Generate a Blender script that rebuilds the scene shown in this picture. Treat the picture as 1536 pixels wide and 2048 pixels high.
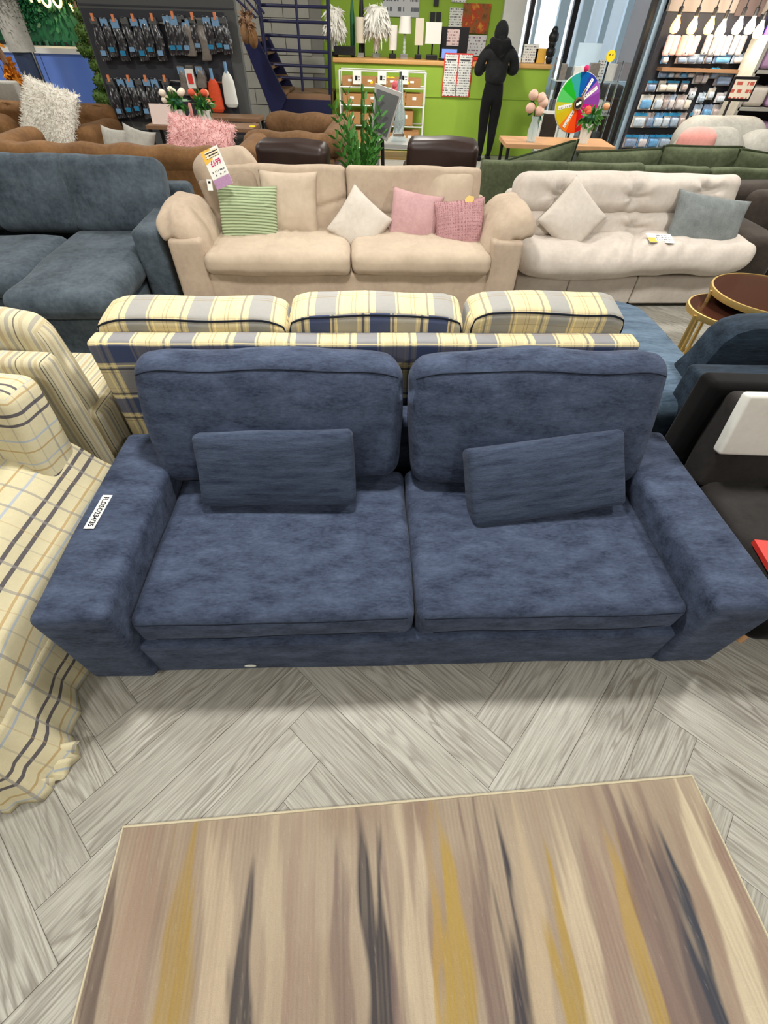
import bpy, bmesh, math, random
import numpy as np
from mathutils import Vector, Matrix, Euler, noise as mnoise
random.seed(7)
S = bpy.context.scene
for o in list(bpy.data.objects): bpy.data.objects.remove(o)
COL = S.collection
R = math.radians

# ------------------------------------------------------------------ camera
FPX, PITCH, ROLL, CH = 877.0, R(48.55), R(1.85), 1.618
_fw = Vector((0, math.cos(PITCH), -math.sin(PITCH)))
_u0 = Vector((0, math.sin(PITCH), math.cos(PITCH))); _r0 = Vector((1, 0, 0))
_rt = _r0 * math.cos(ROLL) + _u0 * math.sin(ROLL)
_up = _u0 * math.cos(ROLL) - _r0 * math.sin(ROLL)
cam = bpy.data.cameras.new('camera'); camo = bpy.data.objects.new('camera', cam); COL.objects.link(camo)
cam.sensor_fit = 'HORIZONTAL'; cam.sensor_width = 36.0; cam.lens = 36.0 * FPX / 1536.0
cam.clip_start = 0.05; cam.clip_end = 200
_m = Matrix((_rt, _up, -_fw)).transposed().to_4x4(); _m.translation = Vector((0, 0, CH)); camo.matrix_world = _m
S.camera = camo
# ------------------------------------------------------------------ world, lights, exposure
W = bpy.data.worlds.new('world'); S.world = W; W.use_nodes = True
_bg = W.node_tree.nodes['Background']; _bg.inputs[0].default_value = (0.82, 0.91, 1.0, 1); _bg.inputs[1].default_value = 2.2
S.view_settings.view_transform = 'Standard'; S.view_settings.look = 'None'
S.view_settings.gamma = 1; S.view_settings.use_curve_mapping = False; S.view_settings.exposure = 0.0
def area(x, y, z, sx, sy, e, c=(1, .975, .925), name='ceiling_lamp'):
    l = bpy.data.lights.new(name, 'AREA'); l.shape = 'RECTANGLE'; l.size = sx; l.size_y = sy; l.energy = e; l.color = c
    o = bpy.data.objects.new(name, l); COL.objects.link(o); o.location = (x, y, z); return o
for (x, y, e) in [(-3.1, 1.8, 46), (-.3, 1.95, 70), (2.7, 2.1, 66), (-1.9, -1.3, 40), (1.6, -1.3, 44), (-3.6, 4.9, 46), (-.3, 4.9, 46), (2.9, 4.9, 46), (-6.0, 7.6, 55), (-2.9, 8.0, 55), (0.3, 8.2, 75), (3.3, 6.6, 55)]:
    area(x, y, 2.98, .30, .30, e)

# ------------------------------------------------------------------ helpers
def ray(u, v): return _fw + _rt * ((u - 768) / FPX) - _up * ((v - 1024) / FPX)
def at(u, v, Y):
    d = ray(u, v); t = Y / d.y; return Vector((d.x * t, Y, CH + d.z * t))
def atz(u, v, z):
    d = ray(u, v); t = (z - CH) / d.z; return Vector((d.x * t, d.y * t, z))
def lin(c):
    def f(v): v /= 255.0; return v / 12.92 if v <= .04045 else ((v + .055) / 1.055) ** 2.4
    return (f(c[0]), f(c[1]), f(c[2]), 1)
def tag(o, label=None, cat=None, group=None, kind=None):
    if label: o['label'] = label
    if cat: o['category'] = cat
    if group: o['group'] = group
    if kind: o['kind'] = kind
    return o
def empty(name, loc=(0, 0, 0), rz=0, label=None, cat=None, group=None, rot=None):
    o = bpy.data.objects.new(name, None); COL.objects.link(o); o.location = loc
    o.rotation_euler = rot if rot else (0, 0, rz); o.empty_display_size = .1
    return tag(o, label, cat, group)
def link(name, me, mat, parent=None, loc=None, rot=None):
    o = bpy.data.objects.new(name, me); COL.objects.link(o)
    if mat is not None and len(me.materials) == 0:
        for m in (mat if isinstance(mat, (list, tuple)) else [mat]): me.materials.append(m)
    if parent: o.parent = parent
    if loc is not None: o.location = loc
    if rot is not None: o.rotation_euler = rot
    return o
def copy_tree(o, parent=None):
    c = o.copy(); COL.objects.link(c)
    if parent: c.parent = parent
    for ch in list(o.children): copy_tree(ch, c)
    return c
def mk(verts, faces, smooth=True, uv=None, boxuv=True, matidx=None):
    me = bpy.data.meshes.new('mesh'); me.from_pydata([tuple(v) for v in verts], [], faces); me.update()
    if smooth: me.polygons.foreach_set('use_smooth', [True] * len(me.polygons))
    if matidx: me.polygons.foreach_set('material_index', matidx)
    if uv is not None or boxuv:
        l = me.uv_layers.new(name='UVMap').data
        co = np.array([tuple(v) for v in verts]) if uv is None else None
        for p in me.polygons:
            if uv is None:
                n = p.normal; a = max(range(3), key=lambda i: abs(n[i]))
            for li in p.loop_indices:
                vi = me.loops[li].vertex_index
                if uv is not None: l[li].uv = uv[vi]
                else:
                    c = co[vi]
                    l[li].uv = ((c[1], c[2]), (c[0], c[2]), (c[0], c[1]))[a]
    return me
class MB:
    """collects shapes of one part into a single mesh"""
    def __init__(s): s.v = []; s.f = []; s.m = []; s.mi = 0; s.sm = True
    def add(s, vs, fs):
        n = len(s.v); s.v += [tuple(v) for v in vs]; s.f += [tuple(i + n for i in f) for f in fs]; s.m += [s.mi] * len(fs); return s
    def box(s, lo, hi, rot=None, c=None):
        x0, y0, z0 = lo; x1, y1, z1 = hi
        vs = [Vector(p) for p in ((x0, y0, z0), (x1, y0, z0), (x1, y1, z0), (x0, y1, z0), (x0, y0, z1), (x1, y0, z1), (x1, y1, z1), (x0, y1, z1))]
        if rot is not None:
            cc = Vector(c) if c is not None else (Vector(lo) + Vector(hi)) / 2
            M = Euler(rot).to_matrix(); vs = [M @ (v - cc) + cc for v in vs]
        return s.add(vs, [(0, 3, 2, 1), (4, 5, 6, 7), (0, 1, 5, 4), (1, 2, 6, 5), (2, 3, 7, 6), (3, 0, 4, 7)])
    def tube(s, pts, r, n=8, closed=False, cap=True):
        P = [Vector(p) for p in pts]; m = len(P); vs = []; fs = []
        rr = r if isinstance(r, (list, tuple)) else [r] * m
        prev = None
        for i, p in enumerate(P):
            a = P[(i - 1) % m] if (closed or i > 0) else p; b = P[(i + 1) % m] if (closed or i < m - 1) else p
            t = (b - a).normalized()
            if prev is None:
                u = t.cross(Vector((0, 0, 1)) if abs(t.z) < .9 else Vector((1, 0, 0))).normalized()
            else: u = (prev - t * prev.dot(t)).normalized()
            prev = u; w = t.cross(u)
            for k in range(n):
                q = 2 * math.pi * k / n; vs.append(p + (u * math.cos(q) + w * math.sin(q)) * rr[i])
        for i in range(m if closed else m - 1):
            for k in range(n):
                j = (i + 1) % m; fs.append((i * n + k, i * n + (k + 1) % n, j * n + (k + 1) % n, j * n + k))
        if cap and not closed: fs.append(tuple(range(n))[::-1]); fs.append(tuple((m - 1) * n + k for k in range(n)))
        return s.add(vs, fs)
    def lathe(s, prof, n=20, c=(0, 0, 0), sq=None):
        vs = []; fs = []; m = len(prof)
        for (r, z) in prof:
            for k in range(n):
                q = 2 * math.pi * (k + (.5 if sq else 0)) / n
                vs.append((c[0] + r * math.cos(q), c[1] + r * math.sin(q), c[2] + z))
        for i in range(m - 1):
            for k in range(n): fs.append((i * n + k, i * n + (k + 1) % n, (i + 1) * n + (k + 1) % n, (i + 1) * n + k))
        if prof[0][0] > 1e-5: fs.append(tuple(range(n))[::-1])
        if prof[-1][0] > 1e-5: fs.append(tuple((m - 1) * n + k for k in range(n)))
        return s.add(vs, fs)
    def sphere(s, c, r, nu=12, nv=8, sc=(1, 1, 1)):
        prof = [(max(1e-6, r * math.sin(math.pi * i / nv)), -r * math.cos(math.pi * i / nv)) for i in range(nv + 1)]
        t = MB(); t.lathe(prof, nu)
        return s.add([(c[0] + v[0] * sc[0], c[1] + v[1] * sc[1], c[2] + v[2] * sc[2]) for v in t.v], t.f)
    def prism(s, poly, axis, a, b):
        """poly of 2d points extruded along axis from a to b"""
        n = len(poly)
        def p3(p, t): return {'x': (t, p[0], p[1]), 'y': (p[0], t, p[1]), 'z': (p[0], p[1], t)}[axis]
        vs = [p3(p, a) for p in poly] + [p3(p, b) for p in poly]
        fs = [(i, (i + 1) % n, n + (i + 1) % n, n + i) for i in range(n)] + [tuple(range(n))[::-1], tuple(range(n, 2 * n))]
        return s.add(vs, fs)
    def build(s, name, mat, parent=None, loc=None, rot=None, smooth=None, bevel=0):
        sm = s.sm if smooth is None else smooth
        me = mk(s.v, s.f, smooth=sm, matidx=s.m if any(s.m) else None)
        bm = bmesh.new(); bm.from_mesh(me)
        bmesh.ops.recalc_face_normals(bm, faces=bm.faces)
        if bevel:
            bmesh.ops.bevel(bm, geom=[e for e in bm.edges if len(e.link_faces) == 2 and e.calc_face_angle(0) > .6], offset=bevel, segments=2, affect='EDGES', profile=.6, clamp_overlap=True)
        if sm:
            for e in bm.edges:
                if len(e.link_faces) == 2 and e.calc_face_angle(0) > R(38): e.smooth = False
        bm.to_mesh(me); bm.free()
        return link(name, me, mat, parent, loc, rot)
def bx(name, lo, hi, mat, parent=None, bevel=0, rot=None, smooth=False, loc=None):
    b = MB(); b.box(lo, hi); return b.build(name, mat, parent, loc=loc, rot=rot, smooth=smooth, bevel=bevel)

def rcube(sx, sy, sz, r, n=(10, 6, 3), k=3, puff=(0, 0, 0), fn=None, wob=0, ws=3, seed=0):
    """soft upholstered block, centre origin: rounded box with bulging faces"""
    h = (sx / 2, sy / 2, sz / 2); r = min(r, min(h) * .999)
    def ticks(hh, nn):
        a = [-hh + r * (1 - math.tan((1 - i / k) * math.pi / 4)) for i in range(k + 1)]
        L = 2 * (hh - r)
        mid = [-hh + r + L * i / nn for i in range(1, nn)] if L > 1e-4 else []
        b = [-x for x in a[::-1]]
        return a + mid + (b if L > 1e-4 else b[1:])
    T = [ticks(h[i], n[i]) for i in range(3)]
    vid = {}; V = []; F = []
    def vert(p):
        key = (round(p[0], 6), round(p[1], 6), round(p[2], 6))
        if key not in vid: vid[key] = len(V); V.append(p)
        return vid[key]
    for ax in range(3):
        b_, c_ = (ax + 1) % 3, (ax + 2) % 3
        for sg in (-1, 1):
            for i in range(len(T[b_]) - 1):
                for j in range(len(T[c_]) - 1):
                    q = []
                    for (di, dj) in ((0, 0), (1, 0), (1, 1), (0, 1)):
                        p = [0, 0, 0]; p[ax] = sg * h[ax]; p[b_] = T[b_][i + di]; p[c_] = T[c_][j + dj]; q.append(vert(tuple(p)))
                    F.append(tuple(q) if sg > 0 else tuple(q[::-1]))
    global DEF
    def deform(p):
        inn = [max(-(h[i] - r), min(h[i] - r, p[i])) for i in range(3)]
        d = Vector([p[i] - inn[i] for i in range(3)])
        if d.length > 1e-9: d.normalize()
        v = Vector(inn) + d * r
        hn = [v[i] / h[i] for i in range(3)]
        for i in range(3):
            if puff[i]:
                a, b = (i + 1) % 3, (i + 2) % 3
                v[i] += puff[i] * hn[i] * (1 - min(1, hn[a] ** 2)) ** .8 * (1 - min(1, hn[b] ** 2)) ** .8
        if fn: v = fn(v, hn)
        if wob:
            q = Vector((v.x * ws + seed * 7.3, v.y * ws, v.z * ws))
            v = v + Vector((mnoise.noise(q), mnoise.noise(q + Vector((31, 0, 0))), mnoise.noise(q + Vector((0, 57, 0))))) * wob
        return v
    DEF = deform; out = [deform(p) for p in V]
    me = mk(V, F)           # uv from the flat block so that checks stay straight
    for i, v in enumerate(out): me.vertices[i].co = v
    me.update(); return me
def seam(name, pts, r, mat, parent, closed=False):
    """cord or stitched line lying on the block made last; pts on its flat outline"""
    b = MB(); b.tube([DEF(p) for p in pts], r, 6, closed); return b.build(name, mat, parent)
def lerp3(a, c, n): return [tuple(a[i] + (c[i] - a[i]) * k / n for i in range(3)) for k in range(n + 1)]
def soft(name, size, loc, mat, parent=None, r=.04, rot=None, n=(10, 6, 3), puff=(0, 0, 0), fn=None, wob=0, ws=3, seed=0, k=3):
    return link(name, rcube(*size, r, n, k, puff, fn, wob, ws, seed), mat, parent, loc, rot)

def pillow(w, h, t, n=22, pinch=.07, wr=.006, seed=0, ex=.42):
    """scatter cushion standing in the xz plane, thickness along y"""
    V = []; F = []; UV = []
    def pt(i, j, sg):
        u = -1 + 2 * i / n; v = -1 + 2 * j / n
        u = math.copysign(abs(u) ** .8, u); v = math.copysign(abs(v) ** .8, v)
        x = w / 2 * u * (1 - pinch * (1 - v * v)); z = h / 2 * v * (1 - pinch * (1 - u * u))
        th = t / 2 * (max(0, 1 - u ** 2) * max(0, 1 - v ** 2)) ** ex
        q = Vector((x * 6 + seed * 5.1, z * 6, sg * 3))
        th *= 1 + .18 * mnoise.noise(q)
        e = max(abs(u), abs(v))
        th += wr * mnoise.noise(Vector((math.atan2(v, u) * 9 + seed, 0, sg * 4))) * (e ** 3) * (1 - e) * 6
        return (x, sg * th, z), (u * w / 2 + seed * .13, v * h / 2)
    idx = {}
    for sg in (-1, 1):
        for i in range(n + 1):
            for j in range(n + 1):
                if i in (0, n) or j in (0, n):
                    if (i, j) in idx and sg == 1: idx[(i, j, 1)] = idx[(i, j)]; continue
                p, uv = pt(i, j, sg); V.append(p); UV.append(uv); idx[(i, j, sg)] = len(V) - 1
                if i in (0, n) or j in (0, n): idx[(i, j)] = len(V) - 1
    for sg in (-1, 1):
        for i in range(n):
            for j in range(n):
                q = (idx[(i, j, sg)], idx[(i + 1, j, sg)], idx[(i + 1, j + 1, sg)], idx[(i, j + 1, sg)])
                F.append(q if sg < 0 else q[::-1])
    return mk(V, F, uv=UV)
def blades(base, count, length, width, spread, seed=0, droop=0):
    """many thin tufts growing on a mesh's faces (fur, feathers, leaves)"""
    rnd = random.Random(seed); fs = list(base.polygons); ar = [f.area for f in fs]
    V = []; F = []
    for f in rnd.choices(fs, weights=ar, k=count):
        vs = [base.vertices[i].co for i in f.vertices]
        wts = [rnd.random() + .01 for _ in vs]; sm = sum(wts)
        p = sum((v * (a / sm) for v, a in zip(vs, wts)), Vector())
        d = (f.normal + Vector((rnd.gauss(0, spread), rnd.gauss(0, spread), rnd.gauss(0, spread) - droop))).normalized()
        L = length * rnd.uniform(.5, 1.2); s = d.cross(Vector((rnd.gauss(0, 1), rnd.gauss(0, 1), rnd.gauss(0, 1)))).normalized() * width * .5
        n0 = len(V); m = p + d * L * .5 + Vector((0, 0, -droop * .02)); e = p + d * L + Vector((0, 0, -droop * L * .4))
        V += [p - s * .6, p + s * .6, m + s, m - s, e]; F += [(n0, n0 + 1, n0 + 2, n0 + 3), (n0 + 3, n0 + 2, n0 + 4)]
    return mk(V, F, smooth=True)
def fnt(txt, size, mat, parent, loc, rot, name='lettering', ext=.0004, align='CENTER', sx=1, off=0):
    c = bpy.data.curves.new('t', 'FONT'); c.body = txt; c.size = size; c.extrude = ext; c.align_x = align; c.align_y = 'CENTER'; c.resolution_u = 2; c.offset = size * off
    o = bpy.data.objects.new('t', c); me = bpy.data.meshes.new_from_object(o); bpy.data.objects.remove(o); bpy.data.curves.remove(c)
    if sx != 1:
        for v in me.vertices: v.co.x *= sx
    return link(name, me, mat, parent, loc, rot)

# ------------------------------------------------------------------ materials
class NT:
    def __init__(s, name):
        s.mat = bpy.data.materials.new(name); s.mat.use_nodes = True; s.t = s.mat.node_tree; s.N = s.t.nodes; s.b = s.N['Principled BSDF']
    def n(s, typ, **kw):
        x = s.N.new(typ)
        for k, v in kw.items(): setattr(x, k, v)
        return x
    def l(s, a, b): s.t.links.new(a, b)
    def math(s, op, a, b=None, clamp=False):
        x = s.n('ShaderNodeMath', operation=op, use_clamp=clamp)
        for i, q in enumerate((a, b)):
            if q is None: continue
            if isinstance(q, (int, float)): x.inputs[i].default_value = q
            else: s.l(q, x.inputs[i])
        return x.outputs[0]
    def mix(s, f, a, b, mode='MIX'):
        x = s.n('ShaderNodeMix', data_type='RGBA', blend_type=mode)
        for i, q in ((0, f), (6, a), (7, b)):
            if isinstance(q, (int, float, tuple)): x.inputs[i].default_value = q
            else: s.l(q, x.inputs[i])
        return x.outputs[2]
    def noise(s, vec, scale, det=3, rough=.5, dist=0):
        x = s.n('ShaderNodeTexNoise'); x.inputs['Scale'].default_value = scale; x.inputs['Detail'].default_value = det
        x.inputs['Roughness'].default_value = rough; x.inputs['Distortion'].default_value = dist
        if vec is not None: s.l(vec, x.inputs['Vector'])
        return x.outputs['Fac']
    def ramp(s, fac, stops, interp='LINEAR'):
        x = s.n('ShaderNodeValToRGB'); cr = x.color_ramp; cr.interpolation = interp
        while len(cr.elements) > 1: cr.elements.remove(cr.elements[-1])
        for i, (p, c) in enumerate(stops):
            e = cr.elements[0] if i == 0 else cr.elements.new(p)
            e.position = p; e.color = c
        s.l(fac, x.inputs[0]); return x
    def coords(s, kind='Object'):
        return s.n('ShaderNodeTexCoord').outputs[kind]
    def mapping(s, vec, sc=(1, 1, 1), loc=(0, 0, 0)):
        x = s.n('ShaderNodeMapping'); x.inputs['Scale'].default_value = sc; x.inputs['Location'].default_value = loc
        s.l(vec, x.inputs['Vector']); return x.outputs[0]
    def bump(s, h, st=.3, d=.002):
        x = s.n('ShaderNodeBump'); x.inputs['Strength'].default_value = st; x.inputs['Distance'].default_value = d
        s.l(h, x.inputs['Height']); s.l(x.outputs[0], s.b.inputs['Normal'])
    def done(s, rough=.8, spec=.3, sheen=0, metal=0, coat=0):
        b = s.b.inputs; b['Roughness'].default_value = rough; b['Specular IOR Level'].default_value = spec
        b['Sheen Weight'].default_value = sheen; b['Sheen Roughness'].default_value = .4; b['Metallic'].default_value = metal; b['Coat Weight'].default_value = coat
        return s.mat
def plain(name, rgb, rough=.6, spec=.4, metal=0, var=.08, scale=8, sheen=0, coat=0):
    t = NT(name); c = lin(rgb); nz = t.noise(t.coords(), scale, 3)
    a = tuple(x * (1 - var) for x in c[:3]) + (1,); b = tuple(min(1, x * (1 + var)) for x in c[:3]) + (1,)
    t.l(t.mix(nz, a, b), t.b.inputs['Base Color']); return t.done(rough, spec, sheen, metal, coat)
def fabric(name, dark, light, scale=9, fine=600, bump=.25, sheen=.25, stretch=(1, 1, 1), contrast=(.35, .68), rough=.9):
    t = NT(name); co = t.mapping(t.coords(), stretch)
    n1 = t.noise(co, scale, 5, .62); n2 = t.noise(co, scale * 7, 3, .6)
    m = t.math('ADD', t.math('MULTIPLY', n1, .65), t.math('MULTIPLY', n2, .35))
    rp = t.ramp(m, [(contrast[0], lin(dark)), (contrast[1], lin(light))])
    n3 = t.noise(t.coords(), fine, 1)
    t.l(t.mix(t.math('MULTIPLY', n3, .22), rp.outputs[0], lin(dark)), t.b.inputs['Base Color'])
    t.bump(t.math('ADD', n3, t.math('MULTIPLY', n2, 1.2)), bump, .0025)
    return t.done(rough, .15, sheen)
def plaid(name, bg, us, vs, pu, pv, warm=.06, offu=0.0, offv=0.0):
    """woven check: stripes = [(start, end, rgb, alpha)] as fractions of the repeat, in metres of cloth (UV)"""
    t = NT(name); sep = t.n('ShaderNodeSeparateXYZ'); t.l(t.coords('UV'), sep.inputs[0])
    wob = t.noise(t.coords(), 5, 2)
    col = None
    base = t.mix(t.noise(t.coords(), 60, 2), lin(bg), tuple(x * (1 - warm * 2) for x in lin(bg)[:3]) + (1,))
    col = base
    for (out, st, per, off) in ((sep.outputs[0], us, pu, offu), (sep.outputs[1], vs, pv, offv)):
        if not st: continue
        fr = t.math('FRACT', t.math('ADD', t.math('DIVIDE', t.math('ADD', out, t.math('MULTIPLY', wob, .012)), per), off + 20))
        stops = [(0, (0, 0, 0, 0))]
        for (a, b, rgb, al) in sorted(st):
            c = lin(rgb)[:3]
            if a <= .0001: stops[0] = (0, c + (al,))
            else: stops.append((a, c + (al,)))
            stops.append((b, c + (0,)))
        stops = [s_ for s_ in stops if s_[0] < 1]
        # when one stripe starts where another ends keep the start
        d = {}
        for p, c in stops: d[round(p, 4)] = c if round(p, 4) not in d or c[3] > 0 else d[round(p, 4)]
        rp = t.ramp(fr, sorted(d.items()), 'CONSTANT')
        col = t.mix(rp.outputs['Alpha'], col, rp.outputs['Color'])
    n3 = t.noise(t.coords(), 500, 1)
    t.l(t.mix(t.math('MULTIPLY', n3, .16), col, (0.2, .18, .14, 1)), t.b.inputs['Base Color'])
    t.bump(t.math('ADD', n3, t.math('MULTIPLY', t.noise(t.coords(), 14, 3), 1.6)), .22, .003)
    return t.done(.92, .12, .0)
def emit(name, rgb, strength):
    t = NT(name); t.b.inputs['Base Color'].default_value = lin(rgb); t.b.inputs['Emission Color'].default_value = lin(rgb); t.b.inputs['Emission Strength'].default_value = strength
    return t.done(.5, .2)
def glass(name, rgb, alpha=.25, rough=.05):
    t = NT(name); t.b.inputs['Base Color'].default_value = lin(rgb); t.b.inputs['Alpha'].default_value = alpha; return t.done(rough, .6)
def printed(name, paper, ink, sx=60, sy=45, dens=.5):
    """illegible rows of small print on paper"""
    t = NT(name); sep = t.n('ShaderNodeSeparateXYZ'); t.l(t.coords('UV'), sep.inputs[0])
    row = t.math('FRACT', t.math('MULTIPLY', sep.outputs[1], sy)); on = t.math('LESS_THAN', row, .45)
    rid = t.math('FLOOR', t.math('MULTIPLY', sep.outputs[1], sy))
    cb = t.n('ShaderNodeCombineXYZ'); t.l(t.math('MULTIPLY', sep.outputs[0], sx), cb.inputs[0]); t.l(t.math('MULTIPLY', rid, 3.7), cb.inputs[1])
    wd = t.math('GREATER_THAN', t.noise(cb.outputs[0], 1, 1), dens)
    t.l(t.mix(t.math('MULTIPLY', on, wd), lin(paper), lin(ink)), t.b.inputs['Base Color']); return t.done(.6, .3)

def wood_floor():
    t = NT('grey_oak_plank'); oi = t.n('ShaderNodeObjectInfo'); co = t.coords()
    off = t.n('ShaderNodeCombineXYZ'); t.l(t.math('MULTIPLY', oi.outputs['Random'], 37.0), off.inputs[0]); t.l(t.math('MULTIPLY', oi.outputs['Random'], 11.0), off.inputs[1])
    add = t.n('ShaderNodeVectorMath', operation='ADD'); t.l(co, add.inputs[0]); t.l(off.outputs[0], add.inputs[1]); v = add.outputs[0]
    # cathedral grain: contour lines of a stretched noise field
    f = t.noise(t.mapping(v, (.75, 6.0, 1)), 1.5, 3, .5, .25)
    rings = t.math('SINE', t.math('MULTIPLY', f, 95.0))
    rings = t.math('POWER', t.math('ADD', t.math('MULTIPLY', rings, .5), .5), 2.2)
    msk = t.ramp(t.noise(t.mapping(v, (1.3, 4.0, 1)), 1.6, 2), [(.35, (0, 0, 0, 1)), (.61, (1, 1, 1, 1))]).outputs[0]
    g = t.noise(t.mapping(v, (3, 95, 1)), 1.6, 4, .65)
    big = t.noise(t.mapping(v, (1.5, 7, 1)), 1.3, 2)
    knot = t.ramp(t.noise(t.mapping(v, (2.2, 7, 1)), 1.1, 1), [(.70, (0, 0, 0, 1)), (.80, (1, 1, 1, 1))]).outputs[0]
    c = t.ramp(g, [(.3, lin((140, 138, 129))), (.5, lin((178, 176, 167))), (.72, lin((205, 204, 196)))]).outputs[0]
    c = t.mix(t.math('MULTIPLY', t.math('MULTIPLY', rings, msk), .72), c, lin((118, 111, 101)))
    c = t.mix(t.math('MULTIPLY', knot, .55), c, lin((104, 97, 87)))
    c = t.mix(t.math('MULTIPLY', big, .3), c, lin((150, 143, 134)))
    tone = t.ramp(oi.outputs['Random'], [(0, (.86, .855, .84, 1)), (.5, (.97, .965, .955, 1)), (1, (1.06, 1.06, 1.05, 1))]).outputs[0]
    t.l(t.mix(1.0, c, tone, 'MULTIPLY'), t.b.inputs['Base Color'])
    t.bump(t.math('ADD', g, rings), .12, .001)
    return t.done(.5, .35)
M = {}
M['floor'] = wood_floor()
M['gap'] = plain('floor_joint', (158, 152, 143), .8)
M['navy'] = fabric('navy_chenille', (41, 49, 68), (86, 98, 123), 13, 700, .35, .06, (.6, 1.5, 1.5), (.335, .675))
M['navy_l'] = fabric('navy_chenille_ribbed', (42, 50, 69), (82, 95, 118), 11, 500, .45, .08, (.6, 1, 5), (.34, .68))
M['navy_d'] = fabric('navy_lining', (22, 26, 36), (36, 42, 54), 5, 500, .15, 0)
M['teal'] = fabric('slate_blue_velvet', (52, 62, 71), (97, 109, 119), 5, 500, .25, .12, (1, 1, 1), (.34, .68))
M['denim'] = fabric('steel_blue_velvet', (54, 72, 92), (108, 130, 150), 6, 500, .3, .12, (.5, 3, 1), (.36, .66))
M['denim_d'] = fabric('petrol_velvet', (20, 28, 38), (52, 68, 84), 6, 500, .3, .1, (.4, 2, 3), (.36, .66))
M['beige'] = fabric('beige_suede', (170, 152, 134), (200, 182, 161), 4, 800, .1, .05, contrast=(.3, .7))
M['beige2'] = fabric('light_beige_suede', (180, 163, 144), (204, 188, 167), 4, 800, .1, .05, contrast=(.3, .7))
M['cream'] = fabric('cream_velvet', (190, 180, 170), (218, 209, 199), 5, 600, .12, .08, contrast=(.3, .7))
M['ivory'] = fabric('ivory_velvet', (200, 191, 180), (219, 211, 201), 5, 600, .1, .06)
M['taupe'] = fabric('taupe_velvet', (142, 126, 108), (166, 148, 130), 5, 600, .1, .2)
M['pink'] = fabric('dusty_pink_plush', (184, 144, 146), (208, 170, 170), 9, 300, .4, .1)
M['pink_f'] = fabric('dusty_pink_fur', (172, 128, 132), (204, 162, 164), 12, 300, .25, .1)
M['greyp'] = fabric('mid_grey_plush', (112, 118, 118), (142, 148, 148), 14, 200, .5, .08)
M['olive'] = fabric('olive_velvet', (66, 74, 54), (104, 112, 86), 5, 500, .2, .08)
M['brownsofa'] = fabric('dark_brown_fabric', (48, 42, 38), (70, 62, 56), 5, 600, .2, .2)
M['black'] = fabric('black_fabric', (8, 8, 9), (17, 16, 17), 5, 800, .2, .1)
M['charcoal'] = fabric('charcoal_fabric', (44, 42, 41), (60, 57, 56), 5, 900, .2, .1)
M['whitecov'] = fabric('white_cotton', (226, 226, 218), (240, 240, 234), 5, 500, .1, .1)
M['tan'] = fabric('tan_suede', (92, 64, 38), (142, 104, 66), 4, 400, .2, .06, contrast=(.32, .7), rough=.7)
M['tan2'] = fabric('brown_suede', (98, 72, 48), (136, 104, 74), 5, 400, .2, .06)
M['leather'] = plain('brown_leather', (44, 27, 23), .42, .4, 0, .25, 30)
M['furw'] = plain('white_fur', (238, 234, 224), .95, .1, 0, .06, 20, .3)
M['furp'] = plain('pink_fur', (236, 190, 188), .95, .1, 0, .1, 20, .3)
M['feather'] = plain('white_feather', (240, 238, 230), .9, .1, 0, .06, 20, .3)
M['cloud'] = fabric('pale_grey_boucle', (150, 148, 140), (182, 180, 172), 5, 500, .3, .05)
M['salmon'] = fabric('salmon_cotton', (220, 148, 140), (236, 170, 160), 6, 500, .1, .1)
M['gold'] = plain('brushed_gold', (214, 182, 112), .35, .5, .75, .1, 30)
M['smoke'] = glass('smoked_glass', (84, 50, 38), .62, .06)
M['blk'] = plain('black_metal', (20, 20, 24), .45, .4)
M['blue_m'] = plain('dark_blue_paint', (24, 26, 60), .4, .4)
M['white'] = plain('white_paint', (232, 232, 228), .5, .4)
M['paper'] = plain('white_paper', (238, 238, 232), .7, .2)
M['ink'] = plain('black_ink', (26, 22, 28), .7, .2)
M['greenw'] = plain('lime_green_paint', (152, 186, 66), .7, .3, 0, .05, 2)
M['oak'] = plain('oak_worktop', (218, 168, 104), .45, .4, 0, .12, 12)
M['wood'] = plain('brown_tabletop', (128, 98, 74), .5, .3, 0, .2, 9)
M['woodl'] = plain('pine_tabletop', (196, 150, 108), .5, .3, 0, .15, 9)
M['greyw'] = plain('grey_wall_paint', (176, 174, 166), .8, .2, 0, .05, 2)
M['slat'] = plain('dark_grey_slatwall', (86, 88, 88), .6, .3, 0, .05, 3)
M['slatd'] = plain('charcoal_board', (56, 57, 64), .6, .3, 0, .06, 3)
M['card'] = plain('brown_cardboard', (176, 130, 84), .8, .2, 0, .1, 6)
M['bluefr'] = plain('pale_blue_frame', (178, 204, 224), .35, .5, 0, .05, 3)
M['blkfr'] = plain('black_frame', (28, 26, 30), .4, .4)
M['clear'] = glass('clear_glass', (220, 235, 245), .10, .02)
M['shade'] = plain('white_lampshade', (240, 238, 230), .8, .2, 0, .03)
M['shadec'] = plain('cream_lampshade', (226, 216, 196), .8, .2, 0, .04)
M['chrome'] = plain('chrome', (200, 205, 210), .12, .5, 1)
M['crystal'] = glass('crystal', (225, 240, 240), .45, .05)
M['leaf'] = plain('green_leaf', (62, 120, 44), .5, .4, 0, .4, 14)
M['leafd'] = plain('dark_green_leaf', (32, 96, 64), .5, .4, 0, .5, 9)
M['topi'] = plain('topiary_leaf', (66, 92, 34), .7, .3, 0, .4, 30)
M['orange'] = plain('orange_leaf', (206, 132, 40), .6, .3, 0, .35, 20)
M['rose_w'] = plain('cream_petal', (240, 226, 206), .8, .2, 0, .08, 30)
M['rose_p'] = plain('peach_petal', (236, 196, 176), .8, .2, 0, .1, 30)
M['rose_c'] = plain('coral_petal', (222, 96, 70), .8, .2, 0, .15, 30)
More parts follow.
